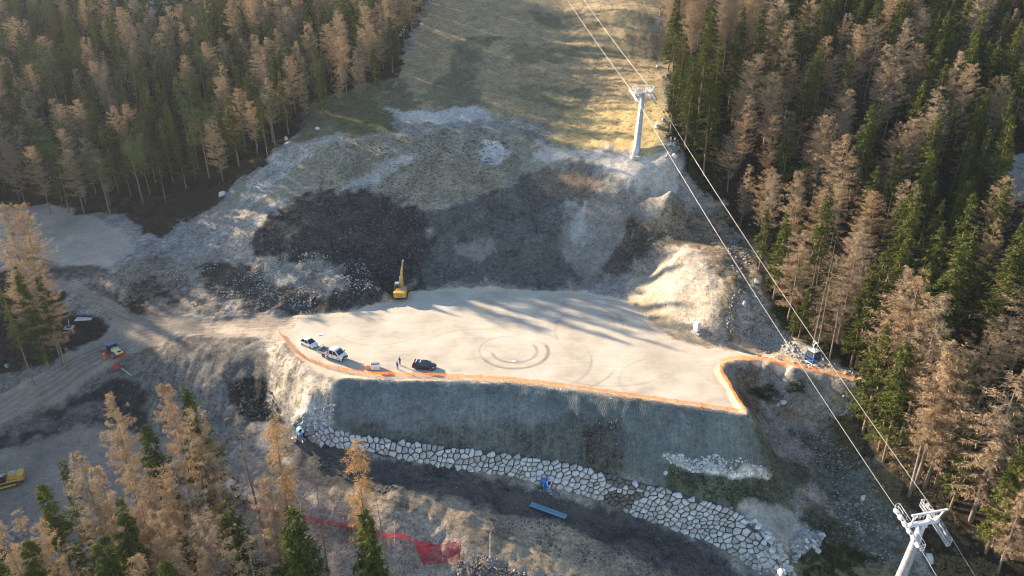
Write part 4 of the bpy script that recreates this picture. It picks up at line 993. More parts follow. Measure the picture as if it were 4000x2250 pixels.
def pickup():
    t = empty("pickup_truck", gz(1302, 1396, .04), R(-27), "white double-cab pickup truck with an open grey flatbed", "truck")
    m = MB(); hw = .98
    # cab: side profile extruded, narrowed to the roof
    prof = [(2.85, .45), (2.9, .75), (2.72, 1.02), (2.15, 1.32), (1.45, 2.05), (1.15, 2.2), (-.20, 2.24), (-.32, 2.1), (-.32, .50), (.0, .42)]
    def yy(z): return hw - max(0, z - 1.1) * .14
    rings = []
    for s_ in (-1, -.86, .86, 1):
        k = 1 if abs(s_) == 1 else 1
        rings.append([(x - (.05 if abs(s_) == 1 and x > 2 else 0), (yy(z)) * s_, z - (.05 if abs(s_) == 1 and z > 2.15 else 0)) for x, z in prof])
    m.loft(rings); m.build("cab", WHITE_P, t)
    g = MB()
    g.loft([[(2.17, -.80, 1.34), (2.17, .80, 1.34), (1.50, .70, 2.04), (1.50, -.70, 2.04)], [(2.20, -.80, 1.36), (2.20, .80, 1.36), (1.53, .70, 2.06), (1.53, -.70, 2.06)]])
    g.build("windscreen", GLASS, t)
    for s_ in (-1, 1):
        for pl in ([(.80, 1.25), (1.95, 1.25), (1.75, 1.50), (1.30, 1.95), (.80, 1.97)], [(-.12, 1.25), (.62, 1.25), (.62, 1.97), (-.12, 1.97)]):
            g = MB(); g.loft([[(x, s_ * (yy(z) + .004), z) for x, z in pl], [(x, s_ * (yy(z) + .022), z) for x, z in pl]]); g.build("side_window", GLASS, t)
        g = MB(); g.box((.71, s_ * (hw + .005), 1.15), (.025, .02, 1.2)); g.box((.62, s_ * (hw + .02), 1.12), (.16, .03, .04)); g.build("door_handle", BLACKPL, t)
        g = MB(); g.box((1.95, s_ * 1.14, 1.42), (.14, .22, .34), bev=.03); g.build("mirror", BLACKPL, t)
        for x in (2.02, -1.75): wheel(t, x, s_ * .84, .36, .24)
        g = MB(); g.loft([[(2.60, s_ * .55, 1.00), (2.82, s_ * .60, .84), (2.74, s_ * .93, .86), (2.45, s_ * .95, 1.10)], [(2.62, s_ * .55, 1.10), (2.78, s_ * .60, 1.02), (2.70, s_ * .93, 1.02), (2.42, s_ * .94, 1.20)]]); g.build("headlight", LAMP, t)
        g = MB(); g.loft([[(2.02 + .5 * math.cos(a), s_ * .965, .36 + .5 * math.sin(a)) for a in np.linspace(0, math.pi, 8)], [(2.02 + .43 * math.cos(a), s_ * 1.0, .36 + .43 * math.sin(a)) for a in np.linspace(0, math.pi, 8)]], closed=False, cap=False); g.build("wheel_arch", BLACKPL, t)
    g = MB(); g.box((2.87, 0, .60), (.22, 1.8, .40), bev=.06); g.box((2.84, 0, .92), (.10, .9, .18), bev=.02); g.build("bumper", BLACKPL, t)
    g = MB(); g.box((-1.55, 0, .55), (3.0, .75, .16)); g.tube((-1.75, -.8, .36), (-1.75, .8, .36), .07); g.box((-.5, .55, .5), (.6, .4, .3)); g.build("chassis", DSTEEL, t)
    g = MB(); g.box((-1.75, 0, .80), (2.7, 2.0, .08)); g.build("flatbed", GREYM, t)
    g = MB(); g.box((-1.75, 0, .846), (2.6, 1.9, .01)); g.build("bed_lining", paint("dusty_bed", (.16, .17, .18), .8), t)
    for s_ in (-1, 1):
        g = MB(); g.box((-1.75, s_ * 1.0, 1.04), (2.7, .05, .40)); g.build("drop_side", paint("light_grey_panel", (.50, .50, .49), .4, .1), t)
    g = MB(); g.box((-3.1, 0, 1.04), (.05, 1.95, .40)); g.build("tailgate", GREYM, t)
    g = MB(); g.box((-.39, 0, 1.2), (.05, 2.0, .75)); [g.box((-.40, y, 1.5), (.06, .06, 1.4)) for y in (-.98, .98)]; g.box((-.40, 0, 1.72), (.06, 1.9, .06)); g.build("headboard", DSTEEL, t)
    g = MB(); g.box((-3.08, 0, 1.62), (.05, 1.95, .05)); [g.box((-3.08, y, 1.42), (.05, .05, .45)) for y in (-.95, .95)]; g.build("rear_frame", DSTEEL, t)
    g = MB(); g.ball((.0, .55, 2.30), .08); g.tube((0, .55, 2.2), (0, .55, 2.3), .03); g.build("beacon", paint("amber", (.6, .25, .02), .3), t)
    g = MB(); g.box((2.99, 0, .55), (.01, .5, .11)); g.build("number_plate", LAMP, t)
pickup()

def track(parent, y, L, hgt, w, mat=MUDTR):
    g = MB(); r = hgt / 2; pts = []
    for i in range(9): a = -math.pi / 2 + math.pi * i / 8; pts.append((L / 2 - r + r * math.cos(a), r + r * math.sin(a)))
    for i in range(9): a = math.pi / 2 + math.pi * i / 8; pts.append((-L / 2 + r + r * math.cos(a), r + r * math.sin(a)))
    inn = [(x * .93, r + (z - r) * .72) for x, z in pts]
    g.loft([[(x, y - w / 2, z) for x, z in pts], [(x, y + w / 2, z) for x, z in pts]], cap=False)
    for s_ in (-1, 1):
        g.loft([[(x, y + s_ * w / 2, z) for x, z in pts], [(x, y + s_ * w / 2, z) for x, z in inn]], cap=False)
        g.loft([[(x, y + s_ * w / 2, z) for x, z in inn], [(x, y + s_ * (w / 2 - .18), z) for x, z in inn]], cap=False)
    # grousers
    n = len(pts)
    for i in range(n):
        p0, p1 = pts[i], pts[(i + 1) % n]; d = math.dist(p0, p1); k = max(1, int(d / .19))
        for j in range(k):
            t_ = (j + .5) / k; x = p0[0] + (p1[0] - p0[0]) * t_; z = p0[1] + (p1[1] - p0[1]) * t_
            nx, nz = x - max(-L / 2 + r, min(L / 2 - r, x)), z - r
            q = math.hypot(nx, nz) or 1
            g.box((x + nx / q * .02, y, z + nz / q * .02), (.05, w * .98, .05))
    o = g.build("track", mat, parent)
    k = MB(); k.box((0, y, r), (L - 2 * r, w * .4, r * .9))
    k.build("track_frame", YELL if mat is MUDTR else DSTEEL, o)
    for x in (-L / 2 + r, L / 2 - r):
        w_ = MB(); w_.tube((x, y - w * .52, r), (x, y + w * .52, r), r * .62, n=14); w_.build("sprocket", DSTEEL, o)
    for i in range(5):
        x = -L / 2 + r * 1.8 + i * (L - 3.6 * r) / 4
        w_ = MB(); w_.tube((x, y - w * .5, r * .45), (x, y + w * .5, r * .45), r * .3, n=10); w_.build("roller", DSTEEL, o)
    return o
def beam(pts, w, mat, name, parent):
    """tapering box beam through (x, z, depth) stations, width w"""
    g = MB(); rings = []
    for i, (x, z, d) in enumerate(pts):
        a = pts[max(0, i - 1)]; b = pts[min(len(pts) - 1, i + 1)]
        tx, tz = b[0] - a[0], b[1] - a[1]; q = math.hypot(tx, tz); nx, nz = -tz / q, tx / q
        rings.append([(x - nx * d / 2, -w / 2, z - nz * d / 2), (x - nx * d / 2, w / 2, z - nz * d / 2), (x + nx * d / 2, w / 2, z + nz * d / 2), (x + nx * d / 2, -w / 2, z + nz * d / 2)])
    g.loft(rings); return g.build(name, mat, parent)
def text_on(parent, s, size, M, mat, name="lettering", depth=.012):
    cu = bpy.data.curves.new(name, 'FONT'); cu.body = s; cu.size = size; cu.extrude = depth; cu.align_x = 'CENTER'; cu.align_y = 'CENTER'; cu.offset = size * .03
    tmp = bpy.data.objects.new(name, cu); COL.objects.link(tmp)
    dg = bpy.context.evaluated_depsgraph_get()
    me = bpy.data.meshes.new_from_object(tmp.evaluated_get(dg)); bpy.data.objects.remove(tmp); bpy.data.curves.remove(cu)
    me.transform(M); me.materials.clear(); me.materials.append(mat)
    return put(name, me, parent)
def excavator(name, loc, hd, label, paintm, boom, stick, tool, cab_side=1, boomm=None, sign=None):
    t = empty(name, loc, hd, label, "excavator")
    boomm = boomm or paintm
    for s_ in (-1, 1): track(t, s_ * 1.2, 4.4, .95, .6)
    g = MB(); g.box((0, 0, .62), (2.2, 2.0, .45)); g.tube((0, 0, .8), (0, 0, 1.08), .65, n=18); g.build("undercarriage", DSTEEL, t)
    # house and counterweight
    g = MB(); g.box((-.55, 0, 1.42), (3.5, 2.7, .36), bev=.04); g.build("turntable_deck", paintm, t)
    g = MB()
    arc = [(-2.75 + .0 - .35 * math.cos(a * 1.0), 1.36 * math.sin(a)) for a in np.linspace(-math.pi / 2, math.pi / 2, 11)]
    lo = [(x, y, 1.22) for x, y in arc] + [(-1.75, 1.38, 1.22), (-1.75, -1.38, 1.22)]
    hi = [(x + .0, y, 2.25) for x, y in arc] + [(-1.75, 1.38, 2.25), (-1.75, -1.38, 2.25)]
    top = [(x * .97 + .0, y * .94, 2.36) for x, y in arc] + [(-1.78, 1.30, 2.36), (-1.78, -1.30, 2.36)]
    bot = [(x * .98, y * .95, 1.08) for x, y in arc] + [(-1.75, 1.3, 1.08), (-1.75, -1.3, 1.08)]
    g.loft([bot, lo, hi, top]); cw = g.build("counterweight", paintm, t)
    g = MB(); g.box((-.95, -cab_side * .78, 1.98), (1.55, 1.15, .76), bev=.06); g.box((-1.05, cab_side * .35, 2.0), (1.35, 1.2, .80), bev=.06); g.build("engine_hood", paintm, t)
    g = MB(); g.box((-1.1, -cab_side * .3, 2.44), (.9, .8, .07), bev=.02); g.tube((-1.35, -cab_side * .9, 2.3), (-1.35, -cab_side * .9, 2.75), .06, .05)
    g.build("exhaust_cover", GREYM, t)
    g = MB()
    for y in (-1.2, 1.2): g.path([(-1.9, y, 2.35), (-1.9, y, 2.65), (-.4, y, 2.65), (-.4, y, 2.3)], .025, 5)
    g.build("handrail", DSTEEL, t)
    g = MB(); g.box((.75, -cab_side * .95, 1.82), (1.15, .75, .50), bev=.04); g.build("tool_box", paintm, t)
    if sign:
        g = MB(); g.loft([[(-3.105, -.62, 1.98), (-3.105, .62, 1.98), (-3.115, .50, 1.48), (-3.115, -.50, 1.48)], [(-3.13, -.60, 1.96), (-3.13, .60, 1.96), (-3.14, .48, 1.50), (-3.14, -.48, 1.50)]]); g.build("badge_plate", BLACKPL, cw)
        M = Matrix.Translation((-3.15, 0, 1.73)) @ Matrix.Rotation(-math.pi / 2, 4, 'Z') @ Matrix.Rotation(math.pi / 2, 4, 'X')
        text_on(cw, sign, .50, M, LSTEEL, "lettering")
    # cab
    y = cab_side * .92
    c = MB(); c.loft([[(.10, y - .45, 1.6), (1.55, y - .45, 1.6), (1.55, y + .45, 1.6), (.10, y + .45, 1.6)], [(.10, y - .46, 2.35), (1.72, y - .46, 2.35), (1.72, y + .46, 2.35), (.10, y + .46, 2.35)], [(.15, y - .42, 3.02), (1.40, y - .42, 3.02), (1.40, y + .42, 3.02), (.15, y + .42, 3.02)]])
    cb = c.build("cab", GLASS, t)
    c = MB(); c.box((.78, y, 3.06), (1.34, .92, .08), bev=.03); c.build("cab_roof", LSTEEL if sign else GREYM, cb)
    c = MB()
    for a_, b_ in ((-.46, .1), (.46, .1), (-.46, 1.6), (.46, 1.6)):
        c.path([(b_, y + a_, 1.6), (b_ + (.12 if b_ > 1 else 0), y + a_, 2.35), (.14 if b_ < 1 else 1.42, y + a_ * .92, 3.03)], .045, 5)
    for s_ in (-.465, .465): c.tube((.75, y + s_, 1.6), (.75, y + s_ * .93, 3.0), .035, n=5)
    c.build("cab_frame", DSTEEL if not sign else paintm, cb)
    bm = beam(boom, .52, boomm, "boom", t)
    st = beam(stick, .36, boomm, "stick", t)
    # cylinders
    for s_ in (-1, 1):
        g = MB(); k = len(boom) // 2; g.tube((.9, s_ * .38, 1.4), (boom[k][0] * .55 + .2, s_ * .38, boom[k][1] * .72), .10, n=8); g.tube((boom[k][0] * .55 + .2, s_ * .38, boom[k][1] * .72), (boom[k][0], s_ * .36, boom[k][1]), .06, n=8)
        g.build("boom_cylinder", LSTEEL, bm)
    g = MB(); k = len(boom) - 2; g.tube((boom[k][0], 0, boom[k][1] + .45), (stick[0][0] - .2, 0, stick[0][1] + .55), .09, n=8); g.build("stick_cylinder", LSTEEL, bm)
    if tool == "coupler":
        x0, z0 = stick[-1][:2]
        g = MB(); g.box((x0 + .35, 0, z0 + .05), (1.1, .34, .34), bev=.05); g.tube((x0 - .3, 0, z0 + .3), (x0 + .7, 0, z0 + .2), .07); g.box((x0 + .75, 0, z0 - .1), (.3, .5, .3), bev=.04); g.build("quick_coupler", LSTEEL, t)
    elif tool:
        (x0, z0), ang = tool
        g = MB(); M = Matrix.Translation((x0, 0, z0)) @ Matrix.Rotation(ang, 4, 'Y')
        pr = [(0, 0), (.55, .12), (1.15, -.05), (1.35, -.55), (1.15, -1.0), (.95, -.62), (.55, -.35), (.1, -.30)]
        g.prism(pr, -.55, .55, M)
        for j in range(5): g.box((1.18, -.45 + j * .225, -1.05), (.08, .07, .22), M)
        g.build("bucket", GREYM, t)
    return t
excavator("excavator", gz(1568, 1158, .0) , R(93), "yellow tracked excavator with its boom raised, at the foot of the dark earth slope", YELL,
          [(.75, 1.7, .6), (1.6, 2.8, .8), (2.8, 3.9, .9), (4.2, 4.5, .7), (5.0, 4.65, .5)], [(4.5, 4.95, .65), (5.3, 4.75, .8), (6.6, 5.2, .55), (7.4, 5.5, .36)], "coupler", 1, sign="CAT")
ex2 = excavator("excavator", gz(36, 1893, .0), R(207), "orange-yellow excavator with a red-helmeted driver, on the gravel below the dirt road", paint("old_yellow_paint", (.55, .32, .045), .45, dirt=.3), [(.8, 1.9, .6), (1.8, 3.1, .8), (3.4, 3.9, .85), (5.0, 3.6, .6), (6.0, 3.1, .45)], [(5.8, 3.6, .6), (6.2, 2.8, .7), (6.6, 1.4, .45), (6.7, .6, .3)], ((6.6, .7), R(20)), 1, ORNG)

def person(loc, hd, label, top, legs, pose=0, skin=SKIN, hair=None, helmet=None, vest=None, seated=False):
    """one continuous skinned body; clothing by material zones, head and hair as parts"""
    t = empty("person", loc, hd, label, "person")
    me = bpy.data.meshes.new("body")
    st = .10 if pose != 2 else .22
    J = dict(pel=(0, 0, .93), spine=(.01, 0, 1.15), chest=(0, 0, 1.36), neck=(.01, 0, 1.50), head0=(.03, 0, 1.60), head1=(.03, 0, 1.70),
             hipl=(0, .10, .90), kneel=(.03 + st * .5, .12, .50), ankl=(-.01 + st, .13, .09), toel=(.16 + st, .15, .04), hipr=(0, -.10, .90), kneer=(.02 - st * .2, -.12, .50), ankr=(-.03 - st, -.13, .09), toer=(.13 - st, -.15, .04),
             shl=(0, .19, 1.42), ell=(-.04, .27, 1.15), wrl=(.06, .27, .92), hal=(.09, .26, .83), shr=(0, -.19, 1.42), elr=(-.04, -.27, 1.15), wrr=(.05, -.27, .92), har=(.08, -.26, .83))
    if pose == 1:                              # hands together in front, looking at something held
        J.update(ell=(.05, .26, 1.17), wrl=(.26, .10, 1.25), hal=(.33, .05, 1.29), elr=(.05, -.26, 1.17), wrr=(.26, -.10, 1.25), har=(.33, -.05, 1.29))
    if seated:
        J.update(kneel=(.45, .14, .95), ankl=(.55, .14, .55), toel=(.68, .15, .50), kneer=(.45, -.14, .95), ankr=(.55, -.14, .55), toer=(.68, -.15, .5), ell=(.08, .28, 1.18), wrl=(.33, .25, 1.12), hal=(.42, .24, 1.12), elr=(.08, -.28, 1.18), wrr=(.33, -.25, 1.12), har=(.42, -.24, 1.12))
    Rd = dict(pel=.14, spine=.125, chest=.15, neck=.06, head0=.085, head1=.09, hipl=.10, kneel=.07, ankl=.05, toel=.042, hipr=.10, kneer=.07, ankr=.05, toer=.042, shl=.075, ell=.055, wrl=.038, hal=.04, shr=.075, elr=.055, wrr=.038, har=.04)
    E = [("pel", "spine"), ("spine", "chest"), ("chest", "neck"), ("neck", "head0"), ("head0", "head1"), ("pel", "hipl"), ("hipl", "kneel"), ("kneel", "ankl"), ("ankl", "toel"), ("pel", "hipr"), ("hipr", "kneer"), ("kneer", "ankr"), ("ankr", "toer"),
         ("chest", "shl"), ("shl", "ell"), ("ell", "wrl"), ("wrl", "hal"), ("chest", "shr"), ("shr", "elr"), ("elr", "wrr"), ("wrr", "har")]
    # fingers
    for sd_ in "lr":
        w_, h_ = Vector(J["wr" + sd_]), Vector(J["ha" + sd_]); d = (h_ - w_).normalized(); s2 = d.cross(Vector((1, 0, 0) if abs(d.x) < .7 else (0, 0, 1))).normalized()
        for k in range(4):
            a = h_ + s2 * (k - 1.5) * .018; b = a + d * (.075 - abs(k - 1.5) * .01) + Vector((.015, 0, 0))
            J[f"f{sd_}{k}a"] = tuple(a); J[f"f{sd_}{k}"] = tuple(b); Rd[f"f{sd_}{k}a"] = .010; Rd[f"f{sd_}{k}"] = .008; E += [("ha" + sd_, f"f{sd_}{k}a"), (f"f{sd_}{k}a", f"f{sd_}{k}")]
        b = h_ + s2 * .05 + d * .02; J["t" + sd_] = tuple(b); Rd["t" + sd_] = .010; E.append(("ha" + sd_, "t" + sd_))
    K = list(J); me.from_pydata([J[k] for k in K], [(K.index(a), K.index(b)) for a, b in E], [])
    o = put("body", me, None)
    sk = o.modifiers.new("skin", 'SKIN'); sb = o.modifiers.new("sub", 'SUBSURF'); sb.levels = sb.render_levels = 1
    for k, v in zip(K, me.skin_vertices[0].data): r = Rd[k]; v.radius = (r, r); v.use_root = k == "pel"
    dg = bpy.context.evaluated_depsgraph_get(); dg.update()
    nm = bpy.data.meshes.new_from_object(o.evaluated_get(dg)); bpy.data.objects.remove(o)
    nm.materials.clear(); [nm.materials.append(x) for x in (top, legs, skin, BLACKPL)]
    for p in nm.polygons:
        c = p.center; hip = c.z < (.95 if not seated else 1.0) and abs(c.y) < .24
        foot = (c.z < .11) if not seated else (c.z < .58 and c.x > .5)
        hand = any((Vector(c) - Vector(J["ha" + q])).length < .11 for q in "lr")
        p.material_index = 2 if (hand or c.z > 1.53) else 3 if foot else 1 if hip else 0
        p.use_smooth = True
    b = put("body", nm, t)
    # face: nose, eyes, ears, mouth
    m = MB(); m.ball((.125, 0, 1.645), .016, sc=(1.2, .8, 1.4)); [m.ball((.02, s_ * .095, 1.65), .022, sc=(.6, .4, 1.2)) for s_ in (-1, 1)]; m.build("face", skin, t)
    m = MB(); [m.ball((.112, s_ * .035, 1.675), .010) for s_ in (-1, 1)]; m.box((.118, 0, 1.605), (.01, .04, .008)); m.build("eyes", BLACKPL, t)
    if helmet:
        m = MB(); m.ball((.025, 0, 1.71), .125, 12, 8, sc=(1.15, 1, .85)); m.box((.14, 0, 1.69), (.10, .18, .015)); m.build("helmet", helmet, t)
    else:
        m = MB(); m.ball((.008, 0, 1.695), .108, 12, 8, sc=(1.02, .95, 1.0)); m.build("hair", hair or paint("dark_hair", (.03, .02, .015), .7), t)
    if vest:
        m = MB(); m.loft([[(.17 * math.cos(a), .215 * math.sin(a), z) for a in np.linspace(0, 2 * math.pi, 13)[:-1]] for z in (.95, 1.15, 1.38)], cap=False, smooth=True); m.build("vest", vest, t)
    return t
person(gz(1553, 1443, .03), R(70), "person in a bright blue top and black trousers standing by the orange netting", paint("blue_cloth", (.05, .16, .55), .9), paint("black_cloth", (.02, .02, .025), .9))
person(gz(1563, 1427, .03), R(-120), "person in dark jacket and grey trousers standing with hands raised to the chest", paint("dark_jacket", (.025, .025, .035), .9), paint("grey_trousers", (.11, .11, .12), .9), pose=1)
ORC = paint("orange_workwear", (.80, .10, .02), .9, 0, .1)
person(gz(413, 1410, .05), R(60), "person in orange high-visibility workwear standing beside the road roller", paint("orange_white_workwear", (.80, .13, .06), .9), ORC, helmet=paint("white_helmet", (.7, .65, .62), .4), vest=ORC)
ex2.scale = (.88, .88, .88); bpy.context.view_layer.update()
pp = person(ex2.matrix_world @ Vector((0, 0, 0)), 0, "person in a red helmet and jacket sitting in the orange-yellow excavator's cab", paint("red_jacket", (.55, .03, .03), .8), paint("dark_trousers2", (.03, .03, .04), .9), helmet=paint("red_helmet", (.7, .03, .02), .35), seated=True)
# seat the driver where the cab window is: the cab of this machine has an open door side
bpy.context.view_layer.update()
M = ex2.matrix_world
pp.location = M @ Vector((.72, 1.30, 1.13)); pp.rotation_euler = (0, 0, R(207))
def road_roller():
    t = empty("road_roller", gz(447, 1388, .0), R(-32), "cream road roller with red frame and a smooth front drum, on the dirt road", "road roller")
    # x+ is the engine end with tyres
    for s_ in (-1, 1): wheel(t, 1.25, s_ * .85, .78, .55, rim=GREYM, tread=paint("dusty_tyre", (.10, .095, .10), .9, 0, .4))
    g = MB(); g.tube((-1.75, -1.05, .75), (-1.75, 1.05, .75), .75, n=28); g.build("drum", paint("worn_drum_steel", (.20, .20, .205), .4, .5, .3), t)
    g = MB()
    for s_ in (-1, 1): g.box((-1.65, s_ * 1.17, .72), (2.1, .12, .42), bev=.03)
    g.box((-2.68, 0, .72), (.16, 2.46, .46), bev=.03); g.box((-.6, 0, .85), (.20, 2.4, .5), bev=.03)
    g.build("drum_frame", REDP, t)
    g = MB(); g.box((-.15, 0, .75), (.9, .7, .6)); g.tube((-.2, 0, .3), (-.2, 0, 1.2), .18); g.build("articulation", DSTEEL, t)
    # hood
    g = MB(); g.loft([[(x, -w, .95), (x, -w, z - .12), (x, -w + .18, z), (x, w - .18, z), (x, w, z - .12), (x, w, .95)] for x, w, z in ((.35, .62, 2.0), (.8, .66, 1.98), (1.8, .66, 1.78), (2.55, .62, 1.52))]); g.build("engine_hood", CREAM, t)
    g = MB(); g.box((2.20, .0, 1.62), (.55, .75, .16), Matrix.Identity(4)); g.build("radiator_grille", BLACKPL, t)
    g = MB(); g.box((2.62, 0, .95), (.30, 1.9, .50), bev=.06); g.box((1.9, -.85, .95), (1.0, .18, .3)); g.box((1.9, .85, .95), (1.0, .18, .3)); g.build("rear_bumper", REDP, t)
    g = MB(); g.box((-.05, 0, 1.15), (1.1, 1.6, .25), bev=.03); g.build("platform", DSTEEL, t)
    c = MB(); c.loft([[(-.65, -.75, 1.25), (.35, -.75, 1.25), (.35, .75, 1.25), (-.65, .75, 1.25)], [(-.70, -.72, 2.65), (.32, -.72, 2.65), (.32, .72, 2.65), (-.70, .72, 2.65)]])
    cb = c.build("cab", GLASS, t)
    c = MB()
    for x in (-.68, .35):
        for y in (-.76, .76): c.tube((x, y, 1.25), (x, y, 2.7), .05, n=5)
    c.build("cab_frame", BLACKPL, cb)
    c = MB(); c.box((-.18, 0, 2.74), (1.5, 1.85, .09), bev=.03); c.build("cab_roof", paint("slate_blue_roof", (.10, .14, .20), .5), cb)
    c = MB(); c.box((-1.2, 0, 1.15), (.6, .5, .5), bev=.05); c.build("tank", GREYM, t)
    for s_ in (-1, 1):
        c = MB(); c.box((.45, s_ * .98, 2.1), (.06, .16, .3)); c.tube((.35, s_ * .75, 2.3), (.45, s_ * .98, 2.2), .02); c.build("mirror", BLACKPL, t)
        c = MB(); c.box((2.79, s_ * .72, 1.05), (.04, .2, .14)); c.build("tail_light", paint("red_lamp", (.4, .01, .01), .3), t)
road_roller()
# ---------------------------------------------------------------- gondola lift
TFAR, TNEAR = D(2512, 362, 188), D(3607, 2040, 104)
axis = Vector((TNEAR.x - TFAR.x, TNEAR.y - TFAR.y, 0)).normalized()      # down the line
lat = Vector((-axis.y, axis.x, 0)); lat = lat if lat.x > 0 else -lat
def tower(top, base_xy, label, s=1.0, leanlab=None):
    zb = hz(*base_xy)
    t = empty("lift_tower", (base_xy[0], base_xy[1], zb), 0, label, "lift tower", "steel towers of the gondola lift")
    o = Vector((base_xy[0], base_xy[1], zb)); c = top - o                 # local top centre
    def L(a, b, z): return c + lat * a + axis * b + Vector((0, 0, z))
    g = MB(); n = 7; pts, rr = [], []
    r0 = .80 * s; r1 = .42 * s; H = c.length
    pts = [c * (k / 6) for k in range(7)]; rr = [r0, r0 * .97, r0 * .88, r0 * .84, r0 * .70, r0 * .66, r1]
    pts[0] = pts[0] + Vector((0, 0, -.5)); pts[-1] = c - Vector((0, 0, .35))
    col = MB().path(pts, rr, 14).build("column", STEEL, t)
    for k in (2, 4): MB().tube(c * (k / 6 - .003), c * (k / 6 + .003), rr[k] + .05, n=14).build("flange", GREYM, col)
    MB().tube((0, 0, -.6), (0, 0, .25), r0 * 1.55, n=18).build("concrete_base", CONC, t)
    g = MB()
    p0, p1 = c * .02 + lat * (-r0 - .15), c * .97 + lat * (-r1 - .2)
    for d in (-.2, .2): g.tube(p0 + axis * d, p1 + axis * d, .03, n=4)
    for k in range(36): q = p0.lerp(p1, k / 36); g.tube(q - axis * .2, q + axis * .2, .02, n=3, cap=False)
    g.build("ladder", LSTEEL, t)
    def bx(m, a0, a1, b0, b1, z0, z1):
        m.add([L(a, b, z) for z in (z0, z1) for a, b in ((a0, b0), (a1, b0), (a1, b1), (a0, b1))], [(0, 3, 2, 1), (4, 5, 6, 7), (0, 1, 5, 4), (1, 2, 6, 5), (2, 3, 7, 6), (3, 0, 4, 7)])
    g = MB(); bx(g, -2.5, 2.5, -.26, .26, -.35, .15); bx(g, -.5, .5, -.4, .4, -.75, -.35); g.build("crossarm", LSTEEL, t)
    # lifting beam above
    g = MB(); bx(g, -2.35, 3.6, -.13, .13, 1.55, 1.8)
    for a in (-1.9, 2.2): g.tube(L(a, 0, .1), L(a + (.9 if a > 0 else 0), 0, 1.6), .13, n=6)
    g.tube(L(-2.2, 0, .2), L(-1.2, 0, 1.55), .05, n=5)
    g.build("lifting_beam", LSTEEL, t)
    slope = (TNEAR.z - TFAR.z) / math.hypot(TNEAR.x - TFAR.x, TNEAR.y - TFAR.y)
    for sd_ in (-1, 1):
        a = sd_ * 2.75
        sl = lambda b: slope * b * 1.0 - abs(b) * .03 - .12
        tr = MB(); tr.path([L(a, b, sl(b) - .38) for b in (-2.7, -1.3, 0, 1.3, 2.7)], .10, 5)
        tr.tube(L(a, 0, -.4), L(sd_ * 2.4, 0, -.1), .14, n=6)
        tb = tr.build("sheave_frame", STEEL, t)
        for k in range(6):
            b = -2.5 + k * 1.0; w_ = MB(); ctr = L(a, b, sl(b) - .26)
            w_.tube(ctr - lat * .09, ctr + lat * .09, .37, n=16); w_.tube(ctr - lat * .10, ctr + lat * .10, .1, n=8); w_.build("sheave", LSTEEL if sd_ < 0 else GREYM, tb)
        # catwalk inside of the sheaves
        pw = MB(); i0, i1 = sd_ * 2.45, sd_ * 1.85
        for b in np.arange(-3.0, 3.0, .28): pw.add([L(i0, b, sl(b) - .75), L(i1, b, sl(b) - .75), L(i1, b + .2, sl(b + .2) - .75), L(i0, b + .2, sl(b + .2) - .75)], [(0, 1, 2, 3)])
        for i_ in (i0, i1):
            pw.path([L(i_, b, sl(b) - .78) for b in (-3, -1.5, 0, 1.5, 3)], .045, 4)
        pf = pw.build("catwalk", STEEL, t)
        rl = MB()
        for zz in (-.2, .35): rl.path([L(i1, b, sl(b) + zz) for b in (-3, -1.5, 0, 1.5, 3)], .03, 4)
        for b in (-3, -2.1, -1.2, 1.2, 2.1, 3): rl.tube(L(i1, b, sl(b) - .78), L(i1, b, sl(b) + .35), .03, n=4)
        for b in (-3, 3):
            for zz in (-.2, .35): rl.tube(L(i0, b, sl(b) + zz), L(i1, b, sl(b) + zz), .03, n=4)
            rl.tube(L(i0, b, sl(b) - .78), L(i0, b, sl(b) + .35), .03, n=4)
        rl.build("railing", LSTEEL, pf)
    # small work baskets and service gear on the crossarm
    g = MB()
    for a in (-1.0, -.2, .9, 1.5):
        g.path([L(a, -.5, .15), L(a, -.5, 1.1), L(a + .6, -.5, 1.1), L(a + .6, -.5, .15)], .03, 4)
        g.tube(L(a, -.5, .6), L(a + .6, -.5, .6), .025, n=4)
    bx(g, .6, 1.2, -.3, .3, .15, .5); g.tube(L(1.5, 0, .3), L(2.0, .3, .9), .08, n=6); g.tube(L(.2, 0, .15), L(.9, -.2, .95), .07, n=6)
    g.build("service_gear", LSTEEL, t)
    return t
tower(TFAR, G(2484, 610)[:2], "tall grey steel lift tower on the hillside above the dark earth slope", 1.12)
bn = TNEAR + Vector((-.7, .6, 0))
tower(TNEAR, (bn.x, bn.y), "grey steel lift tower in the ravine below the gondola, wheels close up", 1.02)
ends = [D(2288 + 0, -90, 255), TFAR, TNEAR]
ends[0] = TFAR - axis * 90 + Vector((0, 0, 29))
tail = TNEAR + axis * 60 + Vector((0, 0, -24))
rope_pt = {}
CABLE = paint("haul_rope_wire", (.55, .53, .50), .35, .2, .1)
for sd_ in (-1, 1):
    o = lat * 2.75 * sd_; pts = []
    chain = [ends[0], TFAR, TNEAR, tail]
    for a, b, sag in ((chain[0], chain[1], 1.0), (chain[1], chain[2], 1.6), (chain[2], chain[3], .8)):
        for k in range(14):
            t_ = k / 14; p = a.lerp(b, t_) + o; p.z += .12 - sag * 4 * t_ * (1 - t_); pts.append(p)
    pts.append(tail + o)
    rope_pt[sd_] = pts
    r_ = MB().path(pts, .030, 5).build("haul_rope", CABLE)
    tag(r_, "thick pale wire rope on the " + ("valley" if sd_ > 0 else "piste") + " side of the lift towers" if False else ("pale wire rope carrying the blue gondola cabin" if sd_ > 0 else "empty pale wire rope of the lift, passing over the platform's corner"), "wire rope", None)
